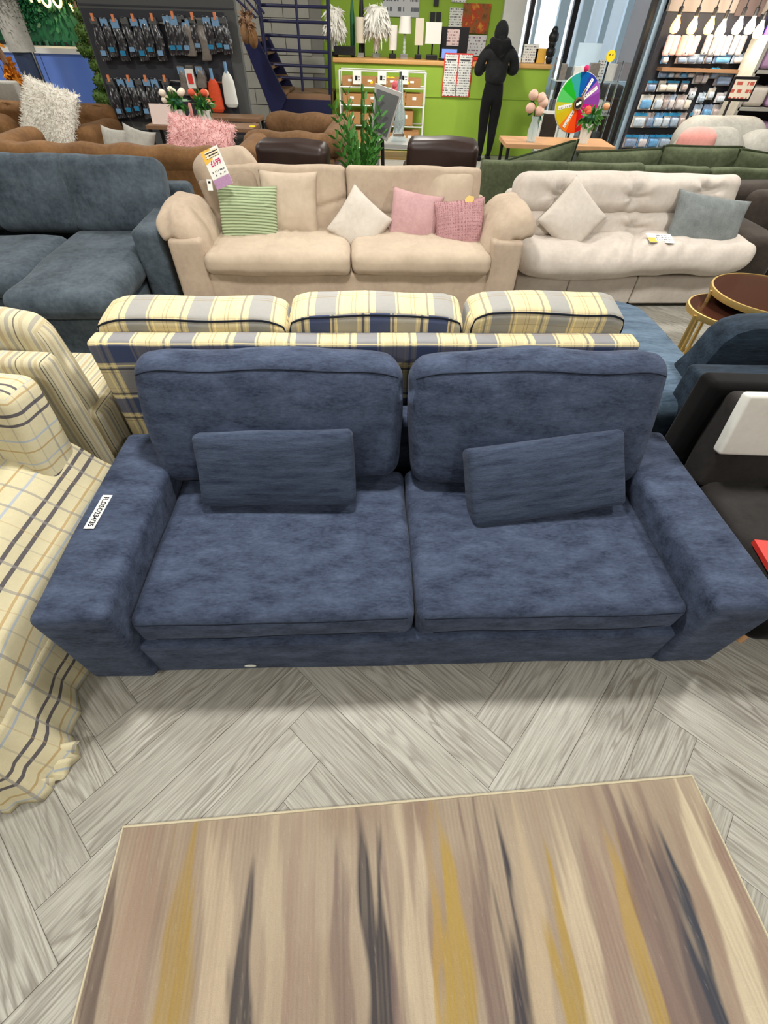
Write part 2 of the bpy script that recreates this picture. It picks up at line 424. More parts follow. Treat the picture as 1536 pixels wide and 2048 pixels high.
M['rose_o'] = plain('apricot_petal', (232, 168, 124), .8, .2, 0, .15, 30)
M['pot'] = plain('white_ceramic', (226, 228, 222), .3, .5)
M['royal'] = plain('royal_blue_gloss', (104, 138, 222), .14, .6, 0, .15, 1.5)
M['skin'] = plain('skin', (196, 150, 126), .6, .3)
M['cloth_b'] = fabric('black_cotton', (12, 12, 13), (26, 26, 28), 6, 500, .3, .1)
M['cloth_g'] = fabric('washed_black_cotton', (22, 23, 24), (40, 41, 42), 6, 500, .3, .1)
M['concrete'] = plain('pavement', (170, 166, 160), .9, .2)
M['brickb'] = plain('brown_render', (112, 96, 88), .9, .2, 0, .12, 3)
M['print'] = printed('printed_notice', (236, 236, 230), (96, 96, 104), 90, 34, .5)
M['printb'] = printed('printed_poster', (206, 208, 212), (110, 112, 122), 30, 9, .5)
M['red'] = plain('red_plastic', (226, 62, 52), .5, .4)
M['lilac'] = plain('lilac_print', (178, 140, 176), .7, .2, 0, .2, 60)
M['amber'] = plain('amber_print', (240, 190, 84), .7, .2)
M['magenta'] = plain('magenta_ink', (206, 48, 110), .7, .2)
M['yellow'] = plain('yellow_plastic', (246, 214, 36), .5, .4)
NAVY = (52, 62, 92); BRN = (150, 124, 84); TANL = (196, 164, 104)
_st = [(0, .34, (42, 80, 134), .62), (.375, .40, (60, 70, 100), .5), (.43, .46, (250, 232, 168), .6), (.60, .612, BRN, .55), (.66, .672, BRN, .55), (.80, .83, (250, 232, 168), .7), (.87, .91, (66, 76, 104), .6), (.945, .97, (250, 232, 168), .7)]
_sv = [(0, .30, (12, 54, 112), .8), (.33, .36, (246, 228, 168), .8), (.38, .42, (44, 48, 66), .75), (.45, .465, BRN, .5), (.50, .513, BRN, .5), (.82, .835, BRN, .5), (.87, .90, (44, 48, 66), .8), (.93, .96, (246, 228, 168), .8)]
M['plaid'] = plaid('navy_cream_tartan', (220, 206, 166), _st, _sv, .236, .236, offu=.2, offv=.73)
_sc = [(.10, .115, (150, 124, 84), .6), (.16, .17, (150, 124, 84), .5), (.72, .73, BRN, .5)]
_st2 = [(0, .34, (104, 122, 150), .62), (.375, .40, (92, 96, 110), .55), (.43, .46, (252, 234, 168), .7), (.60, .612, BRN, .5), (.66, .672, BRN, .5), (.80, .83, (252, 234, 168), .7), (.87, .90, (92, 96, 110), .6), (.94, .96, (252, 234, 168), .6)]
M['plaidc'] = plaid('cream_grey_tartan', (222, 207, 166), _st2, _sc, .236, .30, offu=.0)
M['plaidn'] = plaid('navy_block_tartan', (222, 208, 170), [(0, .34, (12, 58, 120), .9), (.375, .41, (40, 52, 96), .7), (.44, .46, (246, 230, 176), .7), (.46, .78, (120, 134, 158), .5), (.80, .82, (246, 230, 176), .7), (.86, .91, (36, 48, 92), .8), (.94, .97, (246, 230, 176), .7)], [(.55, .66, (70, 84, 116), .4), (.80, .82, BRN, .6)], .236, .2, offu=.1)
CKU = [(.12, .145, (166, 182, 204), .75), (.345, .385, (58, 56, 80), .88), (.48, .52, (58, 56, 80), .88), (.655, .68, (182, 148, 92), .7), (.755, .78, (166, 182, 204), .7), (.955, .98, (182, 148, 92), .75)]
CKV = [(.06, .095, (150, 146, 144), .65), (.36, .395, (150, 146, 144), .65), (.60, .615, (190, 160, 110), .4), (.80, .82, (150, 146, 140), .35)]
M['check'] = plaid('cream_windowpane_check', (224, 214, 178),
    CKU, CKV, .30, .26)
M['checkh'] = plaid('cream_windowpane_check_crosswise', (224, 214, 178), CKV, CKU, .26, .25, offv=.55)
M['stripe'] = plaid('cream_ticking_stripe', (218, 209, 176),
    [(.02, .08, (156, 152, 148), .7), (.12, .17, (190, 170, 132), .6), (.22, .245, (60, 58, 72), .85), (.30, .40, (170, 160, 140), .6), (.46, .50, (184, 190, 200), .7), (.55, .62, (176, 150, 118), .55), (.68, .74, (150, 148, 146), .65), (.80, .82, (76, 70, 74), .8), (.88, .94, (190, 172, 140), .6)], [], .21, 1)

# ------------------------------------------------------------------ floor: herringbone planks
fl = bx('floor', (-9, -2.5, -.03), (9, 11.4, -.0045), M['floor'])
tag(fl, kind='structure', label='pale grey oak herringbone floor')
PW, PL, PSI = .1517, .9102, R(49.64)
pA = Vector((math.cos(PSI), math.sin(PSI), 0)); pB = Vector((-math.sin(PSI), math.cos(PSI), 0))
b = MB(); g = .0007; b.box((g, g, -.004), (PL - g, PW - g, 0)); b.sm = False
bm = None
plank_me = b.build('plank', M['floor'], bevel=.0007, smooth=False)
pm = plank_me.data; bpy.data.objects.remove(plank_me)
joint = bx('joint_bed', (-2.6, -1.0, -.0045), (3.3, 4.2, -.0032), M['gap'], fl)
nplank = 0
def plank(o, rz):
    global nplank
    c = o + Vector((math.cos(rz), math.sin(rz), 0)) * PL / 2 + Vector((-math.sin(rz), math.cos(rz), 0)) * PW / 2
    # keep planks where the boards can be made out between and in front of the furniture
    near = -1.9 < c.x < 2.15 and -.75 < c.y < 1.05
    far = 1.2 < c.x < 3.2 and 2.0 < c.y < 4.1
    if not (near or far): return
    link('plank', pm, None, fl, o, (0, 0, rz)); nplank += 1
O0 = pA * (-2.105 * PW) + pB * (5.356 * PW)
for bb in range(-60, 60):
    for k in range(-8, 9):
        a0 = bb + 12 * k
        if abs(a0) < 90: plank(O0 + pA * (a0 * PW) + pB * (bb * PW), PSI)
for aa in range(-60, 60):
    for k in range(-8, 9):
        b0 = aa - 11 + 12 * k                     # cells b in [a-11, a-6]
        o = O0 + pA * ((aa + 1) * PW) + pB * (b0 * PW)
        plank(o, PSI + math.pi / 2)

# ------------------------------------------------------------------ rug (abstract brushed stripes)
RA = R(5.9); RW, RL = 1.775, 1.2
rugX = Vector((math.cos(RA), math.sin(RA), 0)); rugY = Vector((-math.sin(RA), math.cos(RA), 0)); rugO = Vector((-.742, .142, .0))
def rug_u(u, v):
    p = atz(u, v, .01) - rugO; return p.dot(rugX), -p.dot(rugY)
def build_rug():
    NU, NV = 640, 110
    ug = np.linspace(0, RW, NU + 1); vg = np.linspace(0, RL, NV + 1)
    U, V = np.meshgrid(ug, vg, indexing='ij')
    rs = np.random.RandomState(3)
    def sn(nu, nv):
        a = rs.rand(nu + 2, nv + 2); iu = np.linspace(0, nu, NU + 1); iv = np.linspace(0, nv, NV + 1)
        i0 = np.floor(iu).astype(int); j0 = np.floor(iv).astype(int); fu = (iu - i0)[:, None]; fv = (iv - j0)[None]
        fu = fu * fu * (3 - 2 * fu); fv = fv * fv * (3 - 2 * fv)
        return (a[i0][:, j0] * (1 - fu) + a[i0 + 1][:, j0] * fu) * (1 - fv) + (a[i0][:, j0 + 1] * (1 - fu) + a[i0 + 1][:, j0 + 1] * fu) * fv
    def L(c): return np.array(lin(c)[:3])
    c = np.empty((NU + 1, NV + 1, 3)); c[:] = L((176, 161, 141))
    def over(m, rgb): 
        global_c[0] = global_c[0] * (1 - m[..., None]) + L(rgb) * m[..., None]
    global_c = [c]
    st1 = sn(46, 5); st2 = sn(120, 4); st3 = sn(300, 6); bl = sn(14, 7)
    over(np.clip((st1 - .45) * 2.2, 0, 1) * .5, (146, 123, 112))
    over(np.clip((bl - .5) * 2.4, 0, 1) * .45, (140, 116, 100))
    over(np.clip((st2 - .55) * 2.5, 0, 1) * .40, (190, 172, 146))
    over(np.clip((st3 - .5) * 2, 0, 1) * .22, (140, 118, 104))
    # brush strokes: (px along the frame's lower edge, px near the top edge, width px, colour, start row, strength)
    Y0, Y1 = 2000., 1700.
    ST = [(182, 232, 30, (104, 92, 86), 1740, .8), (250, 285, 70, (168, 140, 122), 1640, .5), (345, 372, 66, (172, 144, 78), 1680, .75),
          (425, 440, 60, (214, 196, 168), 1640, .5), (478, 490, 40, (82, 78, 78), 1790, .9), (545, 553, 44, (206, 190, 162), 1640, .4), (600, 600, 60, (166, 142, 128), 1640, .35),
          (684, 684, 42, (126, 108, 102), 1700, .65), (762, 738, 46, (70, 68, 72), 1640, .85), (800, 775, 24, (132, 112, 108), 1760, .6), (846, 822, 56, (216, 200, 172), 1640, .55),
          (918, 890, 64, (180, 152, 80), 1690, .82), (880, 862, 16, (184, 152, 76), 1610, .6), (985, 950, 40, (128, 110, 104), 1590, .75), (1042, 1000, 38, (66, 66, 74), 1740, .95), (1085, 1050, 50, (206, 186, 154), 1640, .5),
          (1146, 1080, 56, (176, 148, 78), 1740, .8), (1195, 1130, 60, (218, 202, 174), 1640, .6), (1250, 1190, 60, (150, 124, 116), 1640, .5), (1308, 1228, 44, (182, 152, 82), 1640, .75), (1350, 1262, 50, (126, 106, 102), 1570, .7),
          (1418, 1325, 48, (62, 68, 80), 1680, .9), (1385, 1300, 60, (118, 102, 98), 1640, .6), (1465, 1370, 40, (156, 132, 118), 1600, .4), (1512, 1410, 60, (222, 208, 178), 1570, .8), (1570, 1445, 46, (150, 124, 112), 1640, .6)]
    edge = (sn(150, 6) - .5)
    for k, (xb, xt, wpx, rgb, ys, al) in enumerate(ST):
        ub, vb = rug_u(xb, Y0); ut, vt = rug_u(xt, Y1)
        uc = ut + (V - vt) * (ub - ut) / (vb - vt)
        us, vs = rug_u(xt + (xb - xt) * (ys - Y1) / (Y0 - Y1), ys)
        w = wpx * (.00145 if sum(rgb) < 240 else .00122); al = min(1, al * (1.25 if sum(rgb) < 240 else 1.05))
        jag = V + edge * .22 + .10 * np.sin(U * 90 + k)
        fade = np.clip((jag - vs) / .12, 0, 1)
        wig = .006 * np.sin(V * 21 + k * 2) + edge * .012
        m = np.clip((w / 2 - np.abs(U - uc + wig)) / (w * .16) + .5, 0, 1) * fade * al * (.72 + .5 * st3)
        over(np.clip(m, 0, 1), rgb)
    rib = (.5 + .5 * np.cos(U * 2 * np.pi / .0118)) * np.clip((sn(20, 5) - .3) * 2, 0, 1); over(rib * .2, (108, 92, 82))
    spk = rs.rand(NU + 1, NV + 1); over((spk > .99) * .12, (222, 212, 194))
    C = np.clip(global_c[0], 0, 1)
    Z = .010 + .0012 * (sn(230, 60) - .5)
    verts = np.stack([U, -V, Z], -1).reshape(-1, 3)
    faces = []
    for i in range(NU):
        for j in range(NV):
            a = i * (NV + 1) + j; faces.append((a, a + 1, a + NV + 2, a + NV + 1))
    me = bpy.data.meshes.new('rug'); me.from_pydata(verts.tolist(), [], faces)
    ca = me.color_attributes.new('Col', 'FLOAT_COLOR', 'POINT')
    ca.data.foreach_set('color', np.concatenate([C.reshape(-1, 3), np.ones(((NU + 1) * (NV + 1), 1))], 1).astype(np.float32).ravel())
    t = NT('woven_rug_pile'); vc = t.n('ShaderNodeVertexColor'); vc.layer_name = 'Col'
    n1 = t.noise(t.mapping(t.coords(), (400, 60, 1)), 1, 2); n2 = t.noise(t.coords(), 380, 2)
    t.l(t.mix(t.math('MULTIPLY', t.math('ADD', n1, n2), .16), vc.outputs[0], (.12, .09, .07, 1)), t.b.inputs['Base Color'])
    t.bump(t.math('ADD', n1, n2), .5, .003)
    root = empty('rug', rugO, RA, 'taupe rug with brushed mustard, charcoal and cream streaks on the floor', 'rug')
    link('pile', me, t.done(.95, .1, .2), root)
    b = MB(); b.box((0, -RL, .001), (RW, 0, .0092)); b.build('backing', M['beige'], root, smooth=False)
    b = MB(); b.tube([(0, -RL, .008), (0, 0, .008), (RW, 0, .008), (RW, -RL, .008)], .0055, 6); b.build('bound_edge', fabric('cream_binding', (196, 184, 156), (214, 204, 178), 20, 400), root)
build_rug()

# ------------------------------------------------------------------ the navy sofa in front
BA = R(3.39); BO = Vector((-1.024, .596, 0))
bs = empty('navy_sofa', BO, BA, 'large navy blue chenille sofa with wide flat arms, nearest the rug', 'sofa')
def loose(v, hn):   # slipcover sag towards the floor
    return v
SWID = 2.28
# base and arms
soft('base', (SWID - .4, .84, .22), (SWID / 2, .412, .117), M['navy'], bs, r=.02, n=(18, 8, 2), wob=.006, ws=4)
def armfn(sgn):
    def f(v, hn):
        if hn[2] < 0: v.x += -sgn * 0
        return v
    return f
for sgn, x in ((-1, .115), (1, SWID - .115)):
    soft('arm', (.225, .86, .435), (x, .40, .2375), M['navy'], bs, r=.028, n=(4, 14, 6), puff=(.006, 0, .006), wob=.008, ws=3, seed=sgn, k=4)
soft('back', (SWID - .50, .14, .50), (SWID / 2, .87, .27), M['navy'], bs, r=.04, n=(16, 2, 6), wob=.006)
bx('plinth', (.06, .05, 0), (SWID - .06, .9, .03), M['blk'], bs)
def seatfn(v, hn):
    if hn[1] < -.9: v.y -= .012 * (1 - hn[2] ** 2)
    return v
for i, x0 in enumerate((.232, 1.148)):
    w = .908
    sc = soft('seat_cushion', (w, .70, .135), (x0 + w / 2, .362, .283), M['navy'], bs, r=.036, n=(16, 12, 2), puff=(.004, .006, .022), wob=.007, ws=4, seed=i + 2, k=4)
    seam('piping', lerp3((-w / 2 + .02, -.35, .048), (w / 2 - .02, -.35, .048), 20), .0022, M['navy_d'], sc)
    seam('fold', lerp3((-w / 2 + .06, -.35, -.035), (w / 2 - .05, -.35, -.032), 20), .002, M['navy_d'], sc)
def backcushion(x, y, z, w, h, t, lean, seed, yaw=0, rolldeg=0):
    def f(v, hn):
        # rounded upper corners, narrower foot
        ex = abs(hn[0]); 
        if hn[2] > .45: v.z -= .04 * max(0, (ex - .6) / .4) ** 3
        if hn[2] < 0: v.x *= 1 - .035 * (-hn[2])
        v.z += .008 * math.sin(hn[0] * 5 + seed) * max(0, hn[2])
        return v
    c = soft('back_cushion', (w, t, h), (x, y, z), M['navy'], bs, r=.06, rot=(R(-lean), R(rolldeg), R(yaw)), n=(18, 3, 12), puff=(.004, .05, .008), fn=f, wob=.012, ws=3, seed=seed, k=5)
    seam('seam', lerp3((-w / 2 + .01, -t / 2, h / 2 - .062), (w / 2 - .01, -t / 2, h / 2 - .062), 30), .0024, M['navy_d'], c)
    return c
backcushion(.645, .755, .585, .955, .485, .17, 24, 1.0, 0.5, -.2)
backcushion(1.625, .735, .585, .95, .50, .17, 23, 2.2, -1.0, -.6)
# inventory sticker on the left arm
st = bx('sticker', (-.0775, -.017, 0), (.0775, .017, .0012), M['paper'], bs)
st.location = (.0605, .382, .462); st.rotation_euler = (0, 0, R(-92))
tag(st, 'white paper sticker with handwritten stock number')
fnt('FLOSO234/35', .0255, M['ink'], st, (0, 0, .0016), (0, 0, 0), sx=.92, off=.022)
b = MB(); b.lathe([(.0, 0), (.02, 0), (.021, .002), (.016, .0035), (0, .003)], 20)
tg = b.build('badge', M['pot'], bs, (.567, -.018, .078), (R(90), 0, 0)); tg.scale = (1, .42, 1); tag(tg, 'small silver oval badge')
# two slim pillows
def thing_mesh(name, me, mat, loc, rot, label, cat, group=None):
    o = link(name, me, mat, None, loc, rot); return tag(o, label, cat, group)
def B2W(s, t, z): return BO + Vector((math.cos(BA), math.sin(BA), 0)) * s + Vector((-math.sin(BA), math.cos(BA), 0)) * t + Vector((0, 0, z))
def lumbar(s, t, z, lean, yaw, roll, label, w=.575, h=.275):
    o = thing_mesh('lumbar_pillow', rcube(w, .10, h, .022, (14, 2, 8), 3, (0, .02, 0), None, .006, 5, s), M['navy_l'], B2W(s, t, z), (R(-lean), R(roll), BA + R(yaw)), label, 'pillow', 'slim navy pillows on the navy sofa')
    return o
lumbar(.655, .565, .492, 28, -1, -1.0, 'slim oblong navy pillow leaning upright on the left back cushion')
lumbar(1.66, .515, .478, 36, 8, -3.0, 'slim oblong navy pillow tilted against the right back cushion', .60, .29)

# ------------------------------------------------------------------ tartan sofa seen from behind
pa = R(3.4); PO = Vector((-1.155, 1.545, 0))
ps = empty('tartan_sofa', PO, pa, 'tartan sofa in navy and cream seen from behind, past the navy sofa', 'sofa')
PWD = 2.165
soft('back_panel', (PWD, .10, .76), (PWD / 2, .05, .40), M['plaid'], ps, r=.024, n=(20, 2, 8), k=3, wob=.003)
soft('seat_base', (PWD - .1, .62, .30), (PWD / 2, .42, .20), M['plaid'], ps, r=.04, n=(16, 6, 3))
for x in (.06, PWD - .06): soft('arm', (.12, .62, .40), (x, .40, .24), M['plaid'], ps, r=.04, n=(2, 6, 4))
for i, (u0, u1, m, sd, zt) in enumerate(((212, 575, 'plaidc', 1, .825), (583, 925, 'plaidn', 2, .845), (930, 1242, 'plaidc', 3, .855))):
    Y = 1.80
    a = at(u0, 630, Y - .02 + i * .04); c = at(u1, 630, Y - .02 + i * .04)
    w = (c - a).length; mid = (a + c) / 2
    d = mid - PO; s = d.x * math.cos(pa) + d.y * math.sin(pa)
    def f(v, hn):
        if hn[2] > .3: v.z -= .03 * max(0, (abs(hn[0]) - .7) / .3) ** 2
        return v
    cu = soft('back_cushion', (w, .20, .52), (s, .235, zt - .26), [M['plaidc'], M['plaidn']] if m == 'plaidn' else M[m], ps, r=.03, rot=(R(6), 0, 0), n=(14, 3, 8), puff=(.006, .012, .014), fn=f, wob=.010, ws=4, seed=sd)
    if m == 'plaidn':
        for p in cu.data.polygons:
            if p.normal.y < -.6: p.material_index = 1
    e_ = w / 2 - .012
    seam('piping', lerp3((-w / 2, -.10, -.05), (-w / 2, -.10, .22), 8) + lerp3((-e_, -.10, .26), (e_, -.10, .26), 26) + lerp3((w / 2, -.10, .22), (w / 2, -.10, -.05), 8), .0042, M['navy_d'], cu)
for x in (.12, PWD - .12):
    for y in (.05, .6): bx('leg', (x - .025, y - .0, 0), (x + .025, y + .05, .06), M['blk'], ps)
def frame(x, y, deg):
    a = R(deg)
    def f(s, t, z): return Vector((x + s * math.cos(a) - t * math.sin(a), y + s * math.sin(a) + t * math.cos(a), z))
    return f, a
def pill(name, me, mat, loc, lean, roll, yaw, label, cat='pillow', group=None):
    o = link(name, me, mat); o.rotation_mode = 'YXZ'; o.rotation_euler = (R(-lean), R(roll), R(yaw)); o.location = loc
    return tag(o, label, cat, group)

# ------------------------------------------------------------------ windowpane-check armchair (left foreground)
ck = empty('check_armchair', (-1.45, .9, 0), 0, 'cream windowpane check armchair with loose skirted cover at the left edge', 'armchair')
CK = Vector((-1.45, .9, 0))
def loft(name, rings, mat, parent, close_ends=True, uvx=None):
    """rings: list of equal-length open/closed profiles (world points); uv = arc length both ways"""
    V = []; UV = []; F = []; n = len(rings[0])
    vv = 0
    for i, rg in enumerate(rings):
        if i: vv += sum((Vector(a) - Vector(b)).length for a, b in zip(rings[i], rings[i - 1])) / n
        uu = 0
        for j, p in enumerate(rg):
            if j: uu += (Vector(p) - Vector(rg[j - 1])).length
            V.append(Vector(p) - CK); UV.append((uu, vv))
    for i in range(len(rings) - 1):
        for j in range(n - 1): F.append((i * n + j, i * n + j + 1, (i + 1) * n + j + 1, (i + 1) * n + j))
    me = mk(V, F, uv=UV)
    bm = bmesh.new(); bm.from_mesh(me); bmesh.ops.recalc_face_normals(bm, faces=bm.faces); bm.to_mesh(me); bm.free()
    o = link(name, me, mat, parent); return o
def interp(pts, m):
    """resample a polyline smoothly (Catmull-Rom)"""
    P = [Vector(p) for p in pts]; out = []
    for k in range(m + 1):
        t = k / m * (len(P) - 1); i = min(int(t), len(P) - 2); f = t - i
        p0, p1, p2, p3 = P[max(i - 1, 0)], P[i], P[i + 1], P[min(i + 2, len(P) - 1)]
        out.append(.5 * ((2 * p1) + (p2 - p0) * f + (2 * p0 - 5 * p1 + 4 * p2 - p3) * f * f + (3 * p1 - p0 - 3 * p2 + p3) * f ** 3))
    return out
def armprof(y, sc=1.0, top=.54, fl=0.0):
    x0 = -1.42
    return [(x0, y, .36), (x0 + .005, y, top - .04), (x0 + .05, y, top), (x0 + .12, y, top - .005), (x0 + .20, y, top - .05), (x0 + .27, y, top - .13), (x0 + .315, y, .36), (x0 + .335, y, .22)]
rings = []
for k in range(17):
    y = 1.30 - .95 * k / 16
    tp = .54 - .04 * max(0, (k - 10) / 6) ** 2
    rings.append(interp(armprof(y, 1, tp), 26))
for q in (1, 2, 3, 4, 5):                         # rounded front end
    a = q / 5 * math.pi / 2; y = .35 - .05 * math.sin(a)
    rings.append([Vector((p.x + (-1.27 - p.x) * (1 - math.cos(a)) * .6, y, .40 + (p.z - .40) * (.55 + .45 * math.cos(a)))) for p in interp(armprof(.35, 1, .50), 26)])
loft('arm', rings, M['check'], ck)
# flared skirt, right side then round the corner to the front
rings = []
NS = 60
for k in range(NS + 1):
    s = k / NS
    if s < .52: bx_, by_ = -1.085, 1.25 - .97 * (s / .52); nx, ny = 1, 0
    elif s < .62:
        a = (s - .52) / .10 * math.pi / 2; bx_, by_ = -1.125 + .04 * math.cos(a), .28 - .05 * math.sin(a); nx, ny = math.cos(a), -math.sin(a)
    else: bx_, by_ = -1.125 - 1.0 * (s - .62) / .38, .23; nx, ny = 0, -1
    fr = max(0, 1 - abs(s - .50) / .16)
    rg = []
    for j in range(13):
        h = j / 12; z = .24 * (1 - h) + .004 * h
        fl = (.012 + .095 * fr) * h ** 1.3 + .018 * h * math.sin(s * 95) * (.4 + fr) + .01 * h * math.sin(s * 41 + 1)
        if s < .34: fl = min(fl, .02)
        rg.append(Vector((bx_ + nx * fl, by_ + ny * fl - (.03 * fr * h), z + (.012 * fr * math.sin(s * 70) * h if j < 12 else 0))))
    rings.append(rg)
sk = loft('skirt', rings, M['check'], ck)
sk.modifiers.new('cloth', 'SOLIDIFY').thickness = .004
# turned-up pleats at the corner
for i, (p0, p1, wd, tw) in enumerate((((-1.045, .33, .055), (-.955, .36, .05), .05, .3), ((-1.04, .29, .02), (-.965, .315, .025), .055, -.2), ((-1.10, .235, .03), (-.995, .26, .02), .045, .1))):
    p0 = Vector(p0); p1 = Vector(p1); rg = []
    for k in range(7):
        f = k / 6; p = p0.lerp(p1, f) + Vector((0, 0, .014 * math.sin(f * 3.1)))
        rg.append([p + Vector((-.004 * j, -wd * j / 4, -.006 * j * (1 + tw) + .010 * math.sin(j * 1.3 + i))) for j in range(5)])
    o = loft('pleat', rg, M['check'], ck); o.modifiers.new('cloth', 'SOLIDIFY').thickness = .004
# winged back
def wing(v, hn):
    v.x += .055 * max(0, -hn[2]) + (.02 if hn[0] > .5 else 0) * (-hn[2])
    v.y -= .05 * max(0, hn[0]) ** 3 * (1 - abs(hn[2]) * .5)
    return v
soft('back', (1.0, .19, .60), Vector((-1.705, 1.25, .475)) - CK, M['checkh'], ck, r=.045, n=(12, 3, 10), puff=(.0, .008, .01), fn=wing, wob=.008, ws=4, rot=(R(-7), 0, 0), k=4)
soft('seat_cushion', (.62, .68, .16), Vector((-1.725, .82, .40)) - CK, M['checkh'], ck, r=.05, n=(8, 8, 3), puff=(.004, .01, .03), wob=.01, rot=(0, 0, 0))
soft('back_cushion', (.60, .18, .42), Vector((-1.76, 1.08, .58)) - CK, M['checkh'], ck, r=.06, n=(8, 3, 8), puff=(.01, .04, .02), wob=.012, rot=(R(-12), 0, R(4)))
soft('base', (.95, .92, .34), Vector((-1.58, .80, .19)) - CK, M['check'], ck, r=.03, n=(6, 8, 3))
b = MB(); b.tube([Vector((-1.395, 1.2 - .88 * k / 10, .51 - .03 * max(0, (k - 7) / 3) ** 2)) - CK for k in range(11)], .006, 6); b.build('piping', M['check'], ck)

# ------------------------------------------------------------------ ticking-stripe chair behind it, seen from behind
sp = empty('striped_armchair', (-1.65, 1.5, 0), 0, 'cream ticking-stripe armchair seen from behind, between check armchair and tartan sofa', 'armchair')
SP = Vector((-1.65, 1.5, 0))
def spo(x, y, z): return Vector((x, y, z)) - SP
soft('back_panel', (.95, .10, .77), spo(-1.685, 1.42, .405), M['stripe'], sp, r=.03, n=(10, 2, 8), wob=.004)
def capfn(v, hn):
    if hn[2] > .4: v.z -= .05 * max(0, (abs(hn[0]) - .75) / .25) ** 2
    return v
soft('back_cushion', (.90, .13, .50), spo(-1.70, 1.545, .645), M['stripe'], sp, r=.05, n=(10, 3, 8), puff=(.008, .012, .01), fn=capfn, wob=.01, ws=5, rot=(R(4), 0, 0))
soft('seat_base', (.80, .62, .36), spo(-1.68, 1.85, .22), M['stripe'], sp, r=.04, n=(8, 6, 3))
for x in (-1.26, -2.10): soft('arm', (.12, .66, .46), spo(x, 1.82, .27), M['stripe'], sp, r=.045, n=(2, 6, 4))

# ------------------------------------------------------------------ slate-blue corner sofa (left, second row)
tf, ta = frame(-1.60, 2.78, 5)
ts = empty('corner_sofa', tf(0, 0, 0), ta, 'slate blue velvet corner sofa with chaise, left of the beige sofa', 'sofa')
def chfn(v, hn):
    if hn[1] < 0: v.x *= 1 + .03 * hn[1] * hn[1]
    return v
soft('chaise_cushion', (.66, 1.22, .17), (-.46, .56, .375), M['teal'], ts, r=.075, n=(10, 14, 2), puff=(.01, .012, .022), wob=.012, ws=4, k=5)
soft('chaise_base', (.60, 1.15, .26), (-.46, .60, .145), M['teal'], ts, r=.03, n=(6, 10, 4), wob=.006)
soft('seat_cushion', (1.6, .80, .17), (-1.58, .66, .375), M['teal'], ts, r=.07, n=(14, 8, 2), puff=(.01, .012, .022), wob=.014, ws=4)
soft('seat_base', (1.6, .74, .26), (-1.58, .72, .145), M['teal'], ts, r=.03, n=(12, 6, 3))
soft('arm', (.20, 1.0, .60), (-.03, 1.06, .32), M['teal'], ts, r=.03, n=(3, 10, 6), wob=.004)
soft('back', (2.5, .16, .66), (-1.16, 1.50, .37), M['teal'], ts, r=.05, n=(16, 2, 6))
for i, (u0, u1, vt, vb, ro) in enumerate(((152, 328, 318, 462, 4), (0, 192, 320, 470, 3), (-170, 30, 325, 475, 2))):
    c = at((u0 + u1) / 2, (vt + vb) / 2, 3.98); a = at(u0, (vt + vb) / 2, 3.98); e = at(u1, (vt + vb) / 2, 3.98)
    w = (e - a).length; loc = c - tf(0, 0, 0); loc = Matrix.Rotation(-ta, 3, 'Z') @ loc
    soft('back_cushion', (w + .02, .20, .47), (loc.x, loc.y, .655), M['teal'], ts, r=.06, rot=(R(-18), R(ro - 3), 0), n=(10, 3, 10), puff=(.012, .035, .015), wob=.016, ws=4, seed=i + 5, k=4)
for x in (-.65, -.12): bx('leg', (x - .02, .1, 0), (x + .02, .14, .03), M['blk'], ts)

# ------------------------------------------------------------------ beige sofa (centre, second row)
ef, ea = frame(-1.50, 3.25, 4.5)
es = empty('beige_sofa', ef(0, 0, 0), ea, 'beige suede sofa with padded pillow arms and seven scatter cushions on it', 'sofa')
soft('base', (2.06, .84, .36), (1.21, .43, .21), M['beige'], es, r=.02, n=(14, 6, 4), wob=.003)
for sgn, x in ((-1, .105), (1, 2.315)):
    soft('arm', (.22, .86, .58), (x, .42, .31), M['beige'], es, r=.025, n=(3, 8, 6), wob=.003)
def padfn(sg):
    def f(v, hn):
        v.z -= 2.3 * max(0, -sg * v.x + .02) ** 1.6 + .10 * max(0, -hn[1]) ** 4 * .5
        # gathered front edge
        if hn[1] < -.3: v.z += .010 * math.sin(v.x * 60) * (-hn[1]); v.y += .012 * math.sin(v.x * 45 + 1) * (hn[2])
        return v
    return f
soft('arm_pad', (.38, .56, .13), (.115, .32, .655), M['beige'], es, r=.075, n=(14, 10, 3), puff=(.0, .02, .03), fn=padfn(-1), wob=.014, ws=6, rot=(0, R(10), 0), k=5)
soft('arm_pad', (.38, .56, .13), (2.315, .32, .665), M['beige'], es, r=.075, n=(14, 10, 3), puff=(.0, .02, .03), fn=padfn(1), wob=.014, ws=6, seed=4, rot=(0, R(-10), 0), k=5)
def seatw(sd):
    def f(v, hn):
        if hn[2] > .2: v.z += .015 * mnoise.noise(Vector((v.x * 22 + sd * 9, v.y * 8, 0))) * (1 - hn[0] ** 2)
        return v
    return f
for i, (a, c) in enumerate(((.205, 1.212), (1.222, 2.215))):
    soft('seat_cushion', (c - a, .66, .14), ((a + c) / 2, .29, .452), M['beige2'], es, r=.055, n=(26, 12, 2), puff=(.003, .008, .028), fn=seatw(i), wob=.008, ws=6, seed=i, k=4)
def backw(sd):
    def f(v, hn):
        # central seam and a slump crease
        v.y += .022 * math.exp(-(v.x / .02) ** 2) * (1 if hn[1] < 0 else 0)
        z0 = -.06 + .10 * abs(hn[0]) ** 2 * (1 if sd == 0 else -.3)
        if hn[1] < 0: v.y += .022 * math.exp(-((v.z - z0) / .016) ** 2)
        return v
    return f
